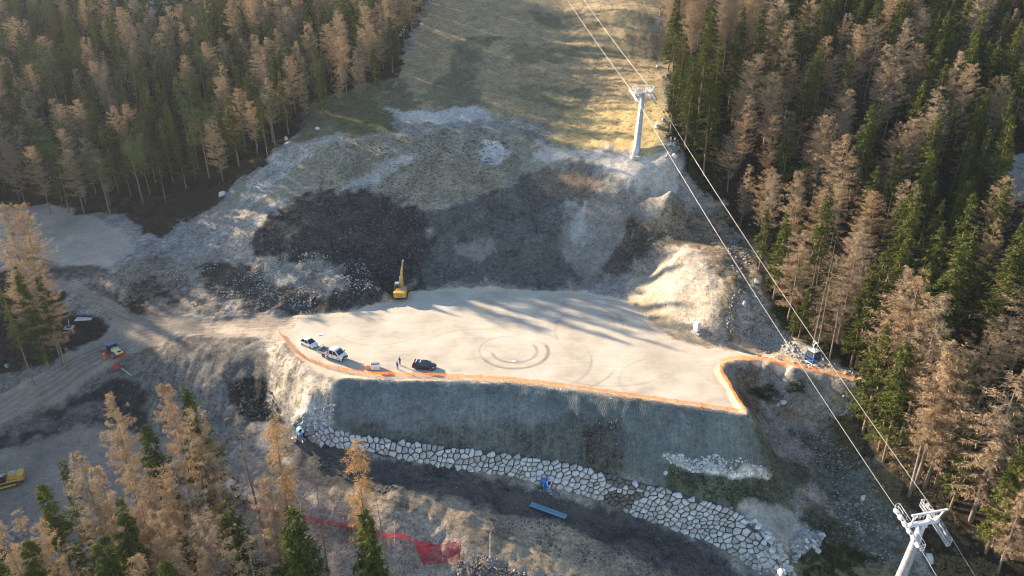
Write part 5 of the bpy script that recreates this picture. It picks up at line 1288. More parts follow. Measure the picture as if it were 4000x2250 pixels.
def clear_glass():
    t = NT("tinted_cabin_glass"); t.n.remove(t.b)
    gl = t.new("BsdfGlossy"); gl.inputs["Roughness"].default_value = .05; gl.inputs[0].default_value = (.8, .85, .9, 1)
    tr = t.new("BsdfTransparent"); tr.inputs[0].default_value = (.35, .38, .42, 1)
    mx = t.new("MixShader"); mx.inputs[0].default_value = .16
    t.l(tr.outputs[0], mx.inputs[1]); t.l(gl.outputs[0], mx.inputs[2]); t.l(mx.outputs[0], t.n["Material Output"].inputs[0])
    return t.m
def gondola():
    # where the rope passes pixel row 1338
    pts = rope_pt[1]; best = min(((a.lerp(b, k / 20)) for a, b in zip(pts[:-1], pts[1:]) for k in range(20)), key=lambda p: abs(proj(*p)[1] - 1340) if p.y > 50 else 1e9)
    hd = math.atan2(axis.y, axis.x)
    t = empty("gondola_cabin", best, hd + R(12), "blue-framed gondola cabin hanging from the pale wire rope", "gondola")
    F = BLUEP; CG = clear_glass()
    z1, z0, zm = -1.75, -4.15, -3.05
    def ring(z, k): return [(-1.1 * k, -1.12 * k, z), (1.1 * k, -1.12 * k, z), (1.1 * k, 1.12 * k, z), (-1.1 * k, 1.12 * k, z)]
    lv = [(z0, .84), (zm, 1.05), (z1, .80)]
    for i, nm in enumerate(("side_panel", "door_panel", "side_panel", "door_panel")):
        for j in (0, 1):
            a, b = ring(*lv[j]), ring(*lv[j + 1]); k = (i + 1) % 4
            m = MB(); m.add([a[i], a[k], b[k], b[i]], [(0, 1, 2, 3)]); m.build("window", CG, t)
    for i in range(4):
        m = MB(); m.path([ring(*q)[i] for q in lv], .10, 6); m.build("corner_post", F, t)
    m = MB(); 
    for z, k in ((z0, .84), (zm - .35, 1.02)):
        q = ring(z, k)
        for i in range(4): m.tube(q[i], q[(i + 1) % 4], .05, n=5)
    q0, q1 = ring(zm - .35, 1.02), ring(z0, .84)
    for i in (0, 2):
        a, b, c_, d = Vector(q0[i]), Vector(q0[(i + 1) % 4]), Vector(q1[(i + 1) % 4]), Vector(q1[i])
        m.tube(a, c_, .035, n=5); m.tube(b, d, .035, n=5)
    m.build("ski_rack", F, t)
    m = MB(); m.box((0, 0, z0 - .04), (1.95, 2.0, .12), bev=.03); m.build("floor_pan", LSTEEL, t)
    m = MB(); m.box((0, 0, z1 + .03), (1.80, 1.85, .10), bev=.03)
    for y in (-.6, 0, .6): m.box((0, y, z1 + .12), (1.7, .12, .07))
    m.build("roof", STEEL, t); t.scale = (.88, .88, .92)
    m = MB()
    for y in (-.75, .75): m.box((0, y, z0 + .5), (1.5, .4, .1), bev=.02); m.box((0, y * 1.2, z0 + .85), (1.5, .08, .6), bev=.02)
    m.build("bench", DSTEEL, t)
    m = MB(); m.path([(0, 0, z1 + .1), (0, -.05, z1 + .45), (0, -.45, -.9), (0, -.42, -.45), (0, -.05, -.12)], [.16, .13, .12, .11, .10], 8); m.box((0, 0, z1 + .25), (.5, .3, .3), bev=.04); m.build("hanger", LSTEEL, t)
    m = MB(); m.box((0, -.05, .02), (.9, .22, .26), bev=.04); m.tube((-.35, .3, .08), (-.35, -.3, .08), .14); m.tube((.35, .3, .08), (.35, -.3, .08), .14); m.build("grip", LSTEEL, t)
gondola()
# ---------------------------------------------------------------- snow guns, netting, wall, small things
def fan_gun(loc, hd, label, pitch=12, s=1.0, arm=0.0, barrel=BLUEP, logo=False):
    t = empty("snow_gun", loc, hd, label, "snow gun", "blue fan snow guns")
    M = Matrix.Translation((0, 0, (1.75 + arm) * s)) @ Matrix.Rotation(-R(pitch), 4, 'Y') @ Matrix.Scale(s, 4)
    prof = [(-.85, .52), (-.78, .60), (-.35, .60), (.1, .52), (.75, .42), (.85, .44)]
    N = 20
    g = MB(); g.loft([[(x, r * math.cos(6.2832 * i / N), r * math.sin(6.2832 * i / N)) for i in range(N)] for x, r in prof] + [[(x, r * .9 * math.cos(6.2832 * i / N), r * .9 * math.sin(6.2832 * i / N)) for i in range(N)] for x, r in prof[::-1]], cap=False, smooth=True, M=M)
    b = g.build("barrel", barrel, t)
    g = MB(); g.tube((-.55, 0, 0), (-.50, 0, 0), .48, n=18, M=M); g.tube((-.7, 0, 0), (.3, 0, 0), .14, n=10, M=M); g.build("fan", DSTEEL, b)
    g = MB(); g.loft([[(.80, r * math.cos(6.2832 * i / N), r * math.sin(6.2832 * i / N)) for i in range(N)] for r in (.40, .50)] + [[(.92, r * math.cos(6.2832 * i / N), r * math.sin(6.2832 * i / N)) for i in range(N)] for r in (.50, .40)], cap=False, M=M); g.build("nozzle_ring", LSTEEL, b)
    if logo:
        for s_ in (-1, 1):
            g = MB(); g.box((-.25, s_ * .60, .22), (.75, .02, .16), M); g.box((-.20, s_ * .60, -.08), (.18, .02, .5), M); g.build("white_emblem", LSTEEL, b)
    if arm > 0:
        g = MB(); g.loft([[(x * w, y * w, z) for x, y in ((-.22, -.22), (.22, -.22), (.22, .22), (-.22, .22))] for z, w in ((0, 1.2), (arm * .72, 1.0))]); g.build("pole", BLUEP, t)
        g = MB(); g.box((.23, 0, arm * .45), (.02, .16, .9)); g.build("label_strip", LSTEEL, t)
        g = MB(); g.tube((0, 0, arm * .7), (.15, 0, arm + .6), .14); g.tube((.15, 0, arm + .6), (0, 0, arm + 1.2), .12); g.box((0, 0, arm + 1.0), (.9, .1, .1)); g.build("lift_arm", GREYM, t)
        g = MB(); g.box((.3, 0, arm + .85), (.5, .4, .5), bev=.04); g.build("compressor", DSTEEL, t)
    else:
        g = MB(); g.box((.05, 0, .72 * s), (.75 * s, .7 * s, .8 * s), bev=.05); g.build("cabinet", BLUEP, t)
        g = MB()
        for s_ in (-1, 1): g.path([(0, s_ * .42 * s, .95 * s), (0, s_ * .66 * s, 1.3 * s), (0, s_ * .64 * s, 1.75 * s)], .045 * s, 5)
        g.build("yoke", LSTEEL, t)
        g = MB()
        for a in (0.6, 2.5, 4.2): g.tube((0, 0, .35 * s), (math.cos(a) * 1.15 * s, math.sin(a) * 1.15 * s, .03), .05, n=5)
        g.tube((-.8 * s, 0, .32 * s), (1.6 * s, 0, .12), .05, n=5); g.build("undercarriage", LSTEEL, t)
        wheel(t, -.35 * s, .62 * s, .34 * s, .18 * s); wheel(t, -.35 * s, -.62 * s, .34 * s, .18 * s)
        g = MB(); g.box((-.45, .35 * s, .8 * s), (.4 * s, .45 * s, .6 * s), bev=.04); g.build("control_box", BLACKPL, t)
    return t
fan_gun(gz(1898, 640), R(-88), "small blue snow gun with a black hose on the pale patch of the hillside", 10, .72)
fan_gun(gz(1177, 1712), R(-65), "light blue snow gun beside the end of the boulder wall", 20, 1.0, barrel=LBLUE)
fan_gun(gz(2132, 1915), R(-52), "blue snow gun standing before the boulder wall, above the pipes", 22, 1.0)
fan_gun(gz(2575, 108), R(165), "blue snow gun with a white emblem, high on a blue pole by the forest", 8, 1.35, 5.2, logo=True)
fan_gun(gz(2592, 478), R(200), "tiny blue snow gun half hidden at the forest edge, behind the far tower", 15, .48)
g = MB(); p = [gz(1898 + a, 640 + b, .06) for a, b in ((8, -2), (20, -6), (30, -10), (36, -4), (34, 6), (24, 8), (16, 5))]
tag(g.path(p, .05, 5).build("hose", BLACKPL), "black hose curling on the pale patch beside the small snow gun", "hose")

def net_mat(name, col, alpha, glow=.35):
    t = NT(name); t.n.remove(t.b)
    p = t.pos(); n = t.noise(p, 1.2, 4, .7)
    c = t.ramp(n, [(.3, tuple(x * .75 for x in col)), (.7, col)])
    df = t.new("BsdfDiffuse"); tl = t.new("BsdfTranslucent"); t.l(c, df.inputs[0]); t.l(c, tl.inputs[0])
    m1 = t.new("MixShader"); m1.inputs[0].default_value = glow; t.l(df.outputs[0], m1.inputs[1]); t.l(tl.outputs[0], m1.inputs[2])
    tr = t.new("BsdfTransparent"); m2 = t.new("MixShader")
    t.l(t.math('ADD', t.math('MULTIPLY', t.math('SUBTRACT', n, .5), 1.8), alpha, clamp=True), m2.inputs[0]); t.l(tr.outputs[0], m2.inputs[1]); t.l(m1.outputs[0], m2.inputs[2])
    t.l(m2.outputs[0], t.n["Material Output"].inputs[0])
    return t.m
ORNET = net_mat("orange_plastic_netting", (.95, .26, .02), .55, .5); REDNET = net_mat("red_plastic_netting", (.48, .010, .045), .52)
def netting(px, h, label, mat, post_every=4.0, lean=0.0, sag=.12, postm=None, cat="safety netting", seed=1):
    W = [G(u, v) for u, v in px]
    pts = [W[0]]
    for a, b in zip(W[:-1], W[1:]):
        n = max(1, int((b - a).length / .8))
        for i in range(1, n + 1): pts.append(a.lerp(b, i / n))
    t = empty("netting_fence", pts[0], 0, label, cat)
    o = pts[0]; rg = random.Random(seed); g = MB(); vs_ = []
    for i, q in enumerate(pts):
        d = (pts[min(i + 1, len(pts) - 1)] - pts[max(0, i - 1)]); nrm = Vector((d.y, -d.x, 0)).normalized()
        k = (i * .8 / post_every) % 1.0; s_ = sag * 4 * k * (1 - k) * rg.uniform(.6, 1.4)
        zb = hz(q.x, q.y) + .02
        for j in range(4):
            f = j / 3; w = .05 * math.sin(i * 1.9 + j) + lean * f
            vs_.append(Vector((q.x, q.y, zb)) + nrm * w + Vector((0, 0, (h - s_) * f)) - o)
    g.add(vs_, [(i * 4 + j, i * 4 + 4 + j, i * 4 + 5 + j, i * 4 + 1 + j) for i in range(len(pts) - 1) for j in range(3)], True)
    g.build("net", mat, t)
    n = int(len(pts) * .8 / post_every)
    for k in range(n + 1):
        q = pts[min(len(pts) - 1, int(k * post_every / .8))]
        zb = hz(q.x, q.y); m = MB().tube(Vector((q.x, q.y, zb - .2)) - o, Vector((q.x, q.y, zb + h + .12)) - o + Vector((rg.uniform(-.06, .06), rg.uniform(-.06, .06), 0)), .022, n=5)
        m.build("post", postm or DSTEEL, t)
    return t
netting([(1092, 1302), (1125, 1345), (1160, 1382), (1200, 1408), (1262, 1432), (1340, 1450), (1400, 1460), (1436, 1466)], .85, "orange netting fence bending round the bank beside the pickup truck", ORNET)
netting([(1440, 1466), (1560, 1468), (1700, 1471), (1880, 1481), (2000, 1488)], .85, "orange netting fence along the platform edge before the two people and the black car", ORNET, seed=2)
netting([(2002, 1488), (2100, 1497), (2300, 1525), (2500, 1555), (2700, 1583), (2902, 1608)], .8, "long orange netting fence along the platform edge above the shaded bank", ORNET, seed=3)
netting([(2906, 1606), (2870, 1550), (2838, 1490), (2812, 1450), (2812, 1425), (2850, 1407), (2960, 1405), (3080, 1428), (3200, 1454), (3340, 1489)], .95, "orange netting fence looping round the ravine head under the gondola", ORNET, seed=4)
netting([(60, 1000), (110, 995), (160, 985)], .9, "short orange netting fence on the sandy terrace by the trees", ORNET, seed=5)
netting([(820, 1905), (900, 1950), (1000, 1985), (1100, 2018), (1230, 2040), (1330, 2062), (1420, 2085), (1500, 2100), (1590, 2108), (1615, 2125)], 2.1, "red netting fence running behind the larches beside the lower road", REDNET, 5.0, lean=.9, seed=6, postm=STEEL)
# the loose end of the red netting hangs down the slope
def loose_net():
    A, B, C_, D_ = gz(1612, 2125, 1.2), gz(1806, 2150, 2.2), gz(1655, 2215, .3), gz(1795, 2200, .4)
    t = empty("loose_netting", gz(1700, 2200), 0, "crumpled red netting sagging down the gravel slope at the fence's end", "safety netting")
    g = MB(); N = 14; o = t.location; vs_ = []
    for i in range(N + 1):
        for j in range(N + 1):
            a, b = i / N, j / N
            p = (A.lerp(B, a) * (1 - b) + C_.lerp(D_, a) * b); p = p.copy()
            gg = hz(p.x, p.y) + .08
            p.z = max(gg, p.z - 1.2 * math.sin(a * math.pi) * (1 - b) * .9) + .06 * math.sin(i * 2.3 + j * 1.7)
            vs_.append(p - o)
    g.add(vs_, [(i * (N + 1) + j, (i + 1) * (N + 1) + j, (i + 1) * (N + 1) + j + 1, i * (N + 1) + j + 1) for i in range(N) for j in range(N)], True); g.build("net", REDNET, t)
    g = MB(); g.tube(gz(1806, 2165) - o, B - o + Vector((0, 0, .1)), .03); g.build("post", STEEL, t)
loose_net()
for (u, v, hgt, lx), lab in zip([(1170, 2045, 4.6, .8), (1540, 2116, 3.9, .35), (1914, 2180, 5.2, .1)], ["slanting grey pole behind the larches by the red netting", "grey pole standing in the red netting near its loose end", "lone upright grey pole on white stones beside the lower road"]):
    p = gz(u, v); t = empty("pole", p, 0, lab, "pole")
    MB().tube((0, 0, -.3), (lx, 0, hgt), .07, .06, n=8).build("shaft", LSTEEL, t); MB().tube((0, 0, -.1), (0, 0, .18), .16, n=10).build("foot", CONC, t)

# boulder wall
def rock_mat():
    t = NT("pale_limestone"); gm = t.new("NewGeometry"); p = t.pos()
    n = t.noise(p, 1.6, 6, .7, .4); n2 = t.noise(p, 7, 5, .7)
    c = t.ramp(n, [(.25, (.30, .295, .28)), (.45, (.50, .49, .47)), (.62, (.60, .595, .58)), (.85, (.52, .48, .42))])
    r2 = t.ramp(gm.outputs["Random Per Island"], [(0, (.62, .60, .55)), (.12, (.80, .76, .70)), (.5, (1, .99, .97)), (1, (1.12, 1.12, 1.12))])
    c = t.mix(1.0, c, r2, 'MULTIPLY')
    t.l(c, t.b.inputs["Base Color"]); t.bump(t.math('ADD', n, t.math('MULTIPLY', n2, .5)), .8, .15)
    return t.m
ROCK = rock_mat()
def clip(poly, mx, my, nx, ny):
    out = []
    for i in range(len(poly)):
        a, b = poly[i], poly[(i + 1) % len(poly)]
        da, db = (a[0] - mx) * nx + (a[1] - my) * ny, (b[0] - mx) * nx + (b[1] - my) * ny
        if da <= 0: out.append(a)
        if (da < 0 < db) or (db < 0 < da): t_ = da / (da - db); out.append((a[0] + (b[0] - a[0]) * t_, a[1] + (b[1] - a[1]) * t_))
    return out
def boulder_wall():
    T = [Vector(P(*q)) for q in WALL_T]; B = [Vector(P(*q)) for q in WALL_B]
    def at(pl, s_):
        L = [0]
        for a, b in zip(pl[:-1], pl[1:]): L.append(L[-1] + (b - a).length)
        x = s_ * L[-1]
        for i in range(len(pl) - 1):
            if x <= L[i + 1] + 1e-9: return pl[i].lerp(pl[i + 1], (x - L[i]) / (L[i + 1] - L[i]))
        return pl[-1]
    Ltot = sum((b - a).length for a, b in zip(B[:-1], B[1:]))
    # slant coordinates: s metres along, t 0..h(s)
    hgt = lambda s_: (at(T, s_) - at(B, s_)).length + .45
    rg = random.Random(8); seeds = []
    s_ = -.5
    while s_ < Ltot + 1:
        h = hgt(min(1, max(0, s_ / Ltot))); n = max(2, round(h / (.84 + .1 * rg.random()))); big = rg.random()
        for j in range(-1, n + 1): seeds.append((s_ + rg.uniform(-.42, .42), (j + .5) * h / n + rg.uniform(-.30, .30), h, 0 <= j < n))
        s_ += .95 * (.85 + .35 * rg.random())
    seeds = [q for q in seeds if not (q[3] and rg.random() < .09)]
    o = B[0]; t = empty("boulder_wall", o, 0, "retaining wall of pale limestone boulders at the foot of the shaded bank", "boulder wall")
    g = MB(); gs = MB(); stained = paint('mud_stained_limestone', (.17, .155, .13), .95, 0, .5)
    up_n = {}
    for i, (x, y, h, on) in enumerate(seeds):
        if not on or x < 0 or x > Ltot: continue
        poly = [(x - 1.3, y - 1.3), (x + 1.3, y - 1.3), (x + 1.3, y + 1.3), (x - 1.3, y + 1.3)]
        for j, (a, b, _, _) in enumerate(seeds):
            if j == i: continue
            d = math.hypot(a - x, b - y)
            if d < 2.8: poly = clip(poly, (x + a) / 2, (y + b) / 2, (a - x) / d, (b - y) / d)
            if len(poly) < 3: break
        if len(poly) < 4: continue
        f = max(0, min(1, x / Ltot)); a0, a1 = at(B, f), at(T, f); upv = (a1 - a0).normalized(); al = (at(B, min(1, f + .01)) - at(B, max(0, f - .01))).normalized(); nv = al.cross(upv).normalized()
        if nv.y > 0 and f < .93: nv = -nv
        cx = sum(q[0] for q in poly) / len(poly); cy = sum(q[1] for q in poly) / len(poly)
        # chamfer the polygon's corners
        pp_ = []
        for k in range(len(poly)):
            a, b = poly[k], poly[(k + 1) % len(poly)]
            if math.dist(a, b) < .12: continue
            pp_ += [(a[0] + (b[0] - a[0]) * .12, a[1] + (b[1] - a[1]) * .12), (a[0] + (b[0] - a[0]) * .88, a[1] + (b[1] - a[1]) * .88)]
        if len(pp_) < 5: continue
        dep = rg.uniform(-.05, .32); k0 = rg.uniform(.86, .93); tx, ty = rg.uniform(-.32, .32), rg.uniform(-.32, .32)
        def W(q, k, d_):
            xx, yy = cx + (q[0] - cx) * k, cy + (q[1] - cy) * k
            w = a0 + al * (xx - x) + upv * (yy - .25) + nv * (d_ + tx * (xx - cx) + ty * (yy - cy))
            if f > .995: pass
            return w - o
        # base ring, shoulder, face ring, centre
        rings = [[W(q, k0 * .98, -.45) for q in pp_], [W(q, k0, .12 + dep) for q in pp_], [W((q[0] + rg.uniform(-.03, .03), q[1]), k0 * .74, .34 + dep + rg.uniform(-.03, .03)) for q in pp_], [W(q, k0 * .36, .42 + dep + rg.uniform(-.10, .08)) for q in pp_]]
        u_ = proj(*(a0))[0]
        (gs if 2335 < u_ + 12 * math.sin(y * 3) < 2450 and rg.random() < .8 else g).loft(rings)
    g.build("boulders", ROCK, t); gs.build("stained_boulders", stained, t)
    # packed earth behind the joints
    m = MB(); N = 90; rows_ = []
    for i in range(N + 1):
        f = i / N; rows_.append((at(B, f) - (at(T, f) - at(B, f)).normalized() * .6, at(T, f) + (at(T, f) - at(B, f)).normalized() * .1))
    m.add([p - o for r_ in rows_ for p in r_], [(2 * i, 2 * i + 2, 2 * i + 3, 2 * i + 1) for i in range(N)], True); m.build("joint_earth", paint("dark_joint_earth", (.075, .072, .068), .95), t)
boulder_wall()

def rock_mesh(seed, r=1.0):
    rg = np.random.default_rng(seed); n = 14
    import bmesh
    bm = bmesh.new()
    d = unit(rg, 26) * np.array((1, .8, .65)) * r * rg.uniform(.75, 1.1, (26, 1))
    for q in d: bm.verts.new(q)
    bmesh.ops.convex_hull(bm, input=bm.verts)
    for v in [v for v in bm.verts if not v.link_faces]: bm.verts.remove(v)
    me = bpy.data.meshes.new("boulder"); bm.to_mesh(me); bm.free(); me.materials.append(ROCK); return me
ROCKS = [rock_mesh(900 + i) for i in range(7)]
BL = [(3060, 1575, .75, "white boulder beside the gravel fan below the ravine head"), (3040, 1582, .5, "smaller white boulder touching the big one below the ravine head"), (1150, 1722, .8, "flat pale boulder left of the light blue snow gun"), (1240, 505, .9, "pale boulder under the larches at the grassy forest edge"), (1120, 545, .8, "pale boulder at the forest edge above the white rubble"),
      (870, 765, 1.3, "big bright white boulder among the dark brushwood"), (2568, 497, 1.1, "flat pale boulder beside the tiny snow gun at the forest edge"), (2635, 615, 1.0, "pale boulder under the lift rope, right of the far tower"), (2958, 1105, 1.0, "white boulder at the forest foot above the cabinet"), (3075, 2225, 1.0, "big pale boulder at the lower end of the rubble"), (3370, 1945, .6, "white boulder in the ravine bed above the near tower"), (2905, 1190, .9, "white boulder near the top of the stony bank"),
      (3190, 2150, .8, "pale boulder on the scrubby knoll in the ravine"), (3630, 2190, 1.1, "brown and white boulder right of the near tower"), (2600, 1850, .5, "small boulder at the start of the stone row on the shaded bank")]
for i, (u, v, s_, lab) in enumerate(BL):
    p = gz(u, v, s_ * .25); o = put("boulder", ROCKS[i % 7]); o.location = p; o.scale = (s_, s_, s_); o.rotation_euler = (i, i * 2.1, i * .7); tag(o, lab, "boulder", "single pale boulders")
def rubble(name, label, polys, mat=None, flat=.7):
    """loose stones by the thousand: one object"""
    V, F, base = [], [], 0; rg = np.random.default_rng(hash(name) % 1000 if False else len(name) * 7)
    src = []
    for me_ in ROCKS:
        co = np.array([tuple(v.co) for v in me_.vertices]); me_.calc_loop_triangles(); src.append((co, np.array([tuple(l.vertices) for l in me_.loop_triangles])))
    for px, n, r0, r1 in polys:
        poly = gpoly(px); A = np.array(poly); lo, hi = A.min(0), A.max(0); k = 0; tries = 0
        X = rg.uniform(lo[0], hi[0], n * 8); Y = rg.uniform(lo[1], hi[1], n * 8)
        dd = sdist(poly, X, Y); ok = (dd > 0) & (rg.random(n * 8) < np.clip(.35 + fbm(X, Y, 3, 3, 40) * 1.3, .05, 1)); X, Y = X[ok][:n], Y[ok][:n]
        for x, y in zip(X, Y):
            s_ = r0 + (r1 - r0) * rg.random() ** 3; co, tr = src[rg.integers(7)]
            a, b = rg.uniform(0, 6.28, 2); Rm = np.array(Matrix.Rotation(a, 3, 'Z') @ Matrix.Rotation(b, 3, 'X'))
            V.append(co @ Rm.T * s_ + np.array((x, y, hz(x, y) + s_ * .15))); F.append(tr + base); base += len(co)
    me = bpy.data.meshes.new(name); me.from_pydata(np.concatenate(V).tolist(), [], np.concatenate(F).tolist()); me.materials.append(mat or ROCK)
    return tag(put(name, me), label, "rubble", kind="stuff")
ROCK_MIX = paint("dusty_grey_limestone", (.30, .29, .27), .95, 0, .5, 1.2)
rubble("rubble", "loose pale stones scattered over the slopes and along the banks", [
    ([(1120, 580), (1320, 520), (1260, 570), (1100, 690), (900, 850), (760, 900), (900, 800), (1000, 700)], 700, .08, .38),
    ([(600, 1000), (900, 900), (1000, 1000), (1100, 1150), (950, 1210), (760, 1200), (650, 1100)], 1300, .07, .30),
    ([(1100, 1000), (1450, 1040), (1460, 1130), (1200, 1200), (1000, 1210), (1000, 1050)], 1200, .07, .32),
    ([(1180, 1625), (1310, 1580), (1290, 1665), (1225, 1690), (1140, 1660)], 260, .12, .5), ([(1225, 1655), (1300, 1665), (1240, 1735), (1190, 1700)], 90, .25, .7),
    ([(2700, 1945), (2860, 1980), (3000, 2090), (2960, 2110), (2880, 2010), (2700, 1965)], 160, .12, .5),
    ([(3060, 1640), (3260, 1660), (3380, 1800), (3500, 2000), (3560, 2200), (3400, 2240), (3240, 2020), (3160, 1860)], 800, .05, .26),
    ([(3090, 2120), (3150, 2060), (3220, 2080), (3200, 2130), (3100, 2200)], 260, .2, .7),
    ([(3020, 1210), (3080, 1330), (3130, 1370), (3090, 1375), (3000, 1300)], 110, .12, .5), ([(2640, 470), (2660, 700), (2760, 790), (2700, 800), (2600, 620)], 260, .15, .6), ([(2590, 250), (2615, 330), (2640, 600), (2600, 560), (2585, 400)], 120, .15, .5),
    ([(2860, 1150), (3000, 1200), (3140, 1390), (2900, 1330), (2830, 1290)], 900, .08, .35), ([(2800, 850), (2900, 900), (2960, 1180), (2880, 1140)], 600, .08, .35), ([(2920, 1490), (3180, 1500), (3200, 1570), (2990, 1560)], 220, .10, .4), ([(3180, 1560), (3310, 1540), (3330, 1600), (3260, 1640)], 120, .15, .6), ([(2950, 1390), (3340, 1478), (3330, 1440), (3000, 1370)], 260, .10, .4),
    ([(1180, 2060), (1500, 2120), (1900, 2200), (2100, 2250), (2000, 2330), (1200, 2330), (1000, 2200)], 2600, .05, .26), ([(1860, 2165), (1960, 2175), (1940, 2200), (1860, 2200)], 40, .08, .22),
    ([(1560, 120), (1720, -20), (1700, -30), (1620, 60), (1540, 190)], 160, .15, .6), ([(1440, 380), (1570, 300), (1560, 330), (1470, 400)], 80, .15, .5), ([(660, 1210), (1000, 1220), (1320, 1200), (1340, 1215), (900, 1245)], 300, .06, .25)], ROCK_MIX)
rubble("stone_row", "row of white stones across the shaded bank above the boulder wall", [([(2590, 1778), (2700, 1792), (3010, 1838), (3000, 1862), (2760, 1840), (2620, 1808)], 620, .12, .42), ([(2900, 2030), (2960, 2040), (3060, 2160), (3110, 2250), (3060, 2260), (2990, 2150)], 220, .2, .75), ([(3100, 2120), (3160, 2070), (3220, 2090), (3190, 2130), (3110, 2190)], 140, .2, .6), ([(1190, 1640), (1300, 1600), (1290, 1670), (1210, 1700)], 160, .15, .5)])
DARKST = paint("dark_earth_clods", (.085, .08, .072), .95, 0, .4)
rubble("earth_clods", "dark lumps of earth and stone on the mounds and lower road", [
    ([(1129, 800), (1217, 755), (1400, 755), (1538, 760), (1640, 845), (1690, 950), (1620, 1110), (1480, 1160), (1200, 1000), (1050, 900)], 1700, .07, .32),
    ([(1240, 1720), (1500, 1800), (1700, 1860), (1900, 1950), (1500, 1930), (1240, 1830)], 900, .06, .28), ([(880, 1480), (1050, 1490), (1100, 1640), (960, 1630)], 500, .08, .35), ([(2280, 1660), (2420, 1640), (2440, 1850), (2330, 1830)], 320, .1, .4),
    ([(1800, 1960), (2300, 2090), (2700, 2290), (2400, 2260), (1900, 2080)], 1100, .05, .22), ([(1850, 2200), (2200, 2290), (2000, 2330), (1840, 2300)], 500, .08, .4), ([(2500, 880), (2600, 900), (2560, 980), (2430, 1050)], 300, .08, .35)], DARKST)

def tufts(name, label, polys, cat="undergrowth"):
    mats = {}
    for px, n, hgt, key in polys: mats.setdefault(key, []).append((px, n, hgt))
    me = bpy.data.meshes.new(name); Vs, MI, k = [], [], 0
    colors = {"brown": paint("dead_brush", (.085, .055, .038), .95, 0, .3), "green": paint("low_green_scrub", (.055, .07, .025), .95, 0, .3), "straw": paint("dry_straw_grass", (.24, .185, .09), .95, 0, .3)}
    rg = np.random.default_rng(77)
    for key, lst in mats.items():
        me.materials.append(colors[key])
        for px, n, hgt in lst:
            poly = gpoly(px); A = np.array(poly); lo, hi = A.min(0), A.max(0); X = rg.uniform(lo[0], hi[0], n * 4); Y = rg.uniform(lo[1], hi[1], n * 4)
            ok = (sdist(poly, X, Y) > 0) & (fbm(X, Y, 5, 3, 50) > -.25); X, Y = X[ok][:n], Y[ok][:n]; Z = np.array([hz(x, y) for x, y in zip(X, Y)])
            N = len(X); m = 26; o = np.repeat(np.stack([X, Y, Z], 1), m, 0) + rg.normal(size=(N * m, 3)) * np.array((.45, .45, .1)) * hgt
            d = unit(rg, N * m) * .8 + np.array((0, 0, .8)); V = tris([(o, d, unit(rg, N * m), hgt * rg.uniform(.4, 1.1, N * m), rg.uniform(.05, .16, N * m) * (1 + hgt * .3))])
            Vs.append(V); MI += [k] * (len(V) // 3)
        k += 1
    V = np.concatenate(Vs); n = len(V) // 3
    me.vertices.add(n * 3); me.vertices.foreach_set("co", V.astype(np.float32).ravel()); me.loops.add(n * 3); me.loops.foreach_set("vertex_index", np.arange(n * 3, dtype=np.int32))
    me.polygons.add(n); me.polygons.foreach_set("loop_start", np.arange(0, n * 3, 3, dtype=np.int32)); me.polygons.foreach_set("loop_total", np.full(n, 3, np.int32)); me.polygons.foreach_set("material_index", np.array(MI, np.int32)); me.update(calc_edges=True)
    return tag(put(name, me), label, cat, kind="stuff")
tufts("undergrowth", "low brushwood and scrub along the forest edges and in the ravine", [
    ([(300, 820), (640, 770), (950, 680), (1040, 640), (900, 720), (860, 790), (700, 870), (620, 930), (480, 840)], 900, .9, "brown"),
    ([(500, 800), (900, 710), (800, 800), (640, 900)], 160, .8, "green"), ([(-20, 1280), (240, 1240), (410, 1260), (300, 1340), (100, 1440), (-20, 1450)], 350, .6, "brown"),
    ([(430, 1160), (600, 1080), (700, 1180), (560, 1240)], 160, .6, "brown"), ([(2610, -20), (2700, -20), (2720, 600), (2900, 880), (2980, 1180), (3200, 1400), (3140, 1380), (2960, 1230), (2850, 900), (2680, 700), (2610, 560)], 500, .8, "green"),
    ([(2640, 560), (2900, 850), (3000, 1180), (3060, 1250), (3000, 1120), (2900, 820)], 300, .7, "brown"), ([(3000, 1180), (3200, 1390), (3260, 1400), (3140, 1250)], 160, .9, "green"),
    ([(3380, 1650), (3480, 1820), (3600, 1980), (3800, 2150), (3700, 1900), (3560, 1700)], 500, .45, "straw"), ([(3120, 2140), (3300, 2120), (3420, 2180), (3400, 2260), (3120, 2260)], 260, .5, "green"), ([(3480, 2140), (3900, 2200), (3900, 2260), (3500, 2260)], 260, .5, "straw"),
    ([(1200, 400), (1540, 310), (1640, 420), (1300, 540)], 500, .28, "straw"), ([(1250, 570), (1600, 530), (1900, 500), (2050, 640), (1750, 800), (1550, 780), (1250, 750)], 1300, .2, "brown"), ([(1700, 0), (2600, 0), (2560, 560), (2180, 520), (1700, 400), (1600, 250)], 1800, .22, "straw"),
    ([(2620, 1830), (2900, 1870), (3020, 1960), (2880, 1960), (2700, 1920)], 120, .2, "green"), ([(2930, 1520), (3010, 1500), (3050, 1535), (2980, 1560)], 60, .7, "green"), ([(3080, 1500), (3140, 1490), (3130, 1530), (3080, 1530)], 50, .6, "green")])

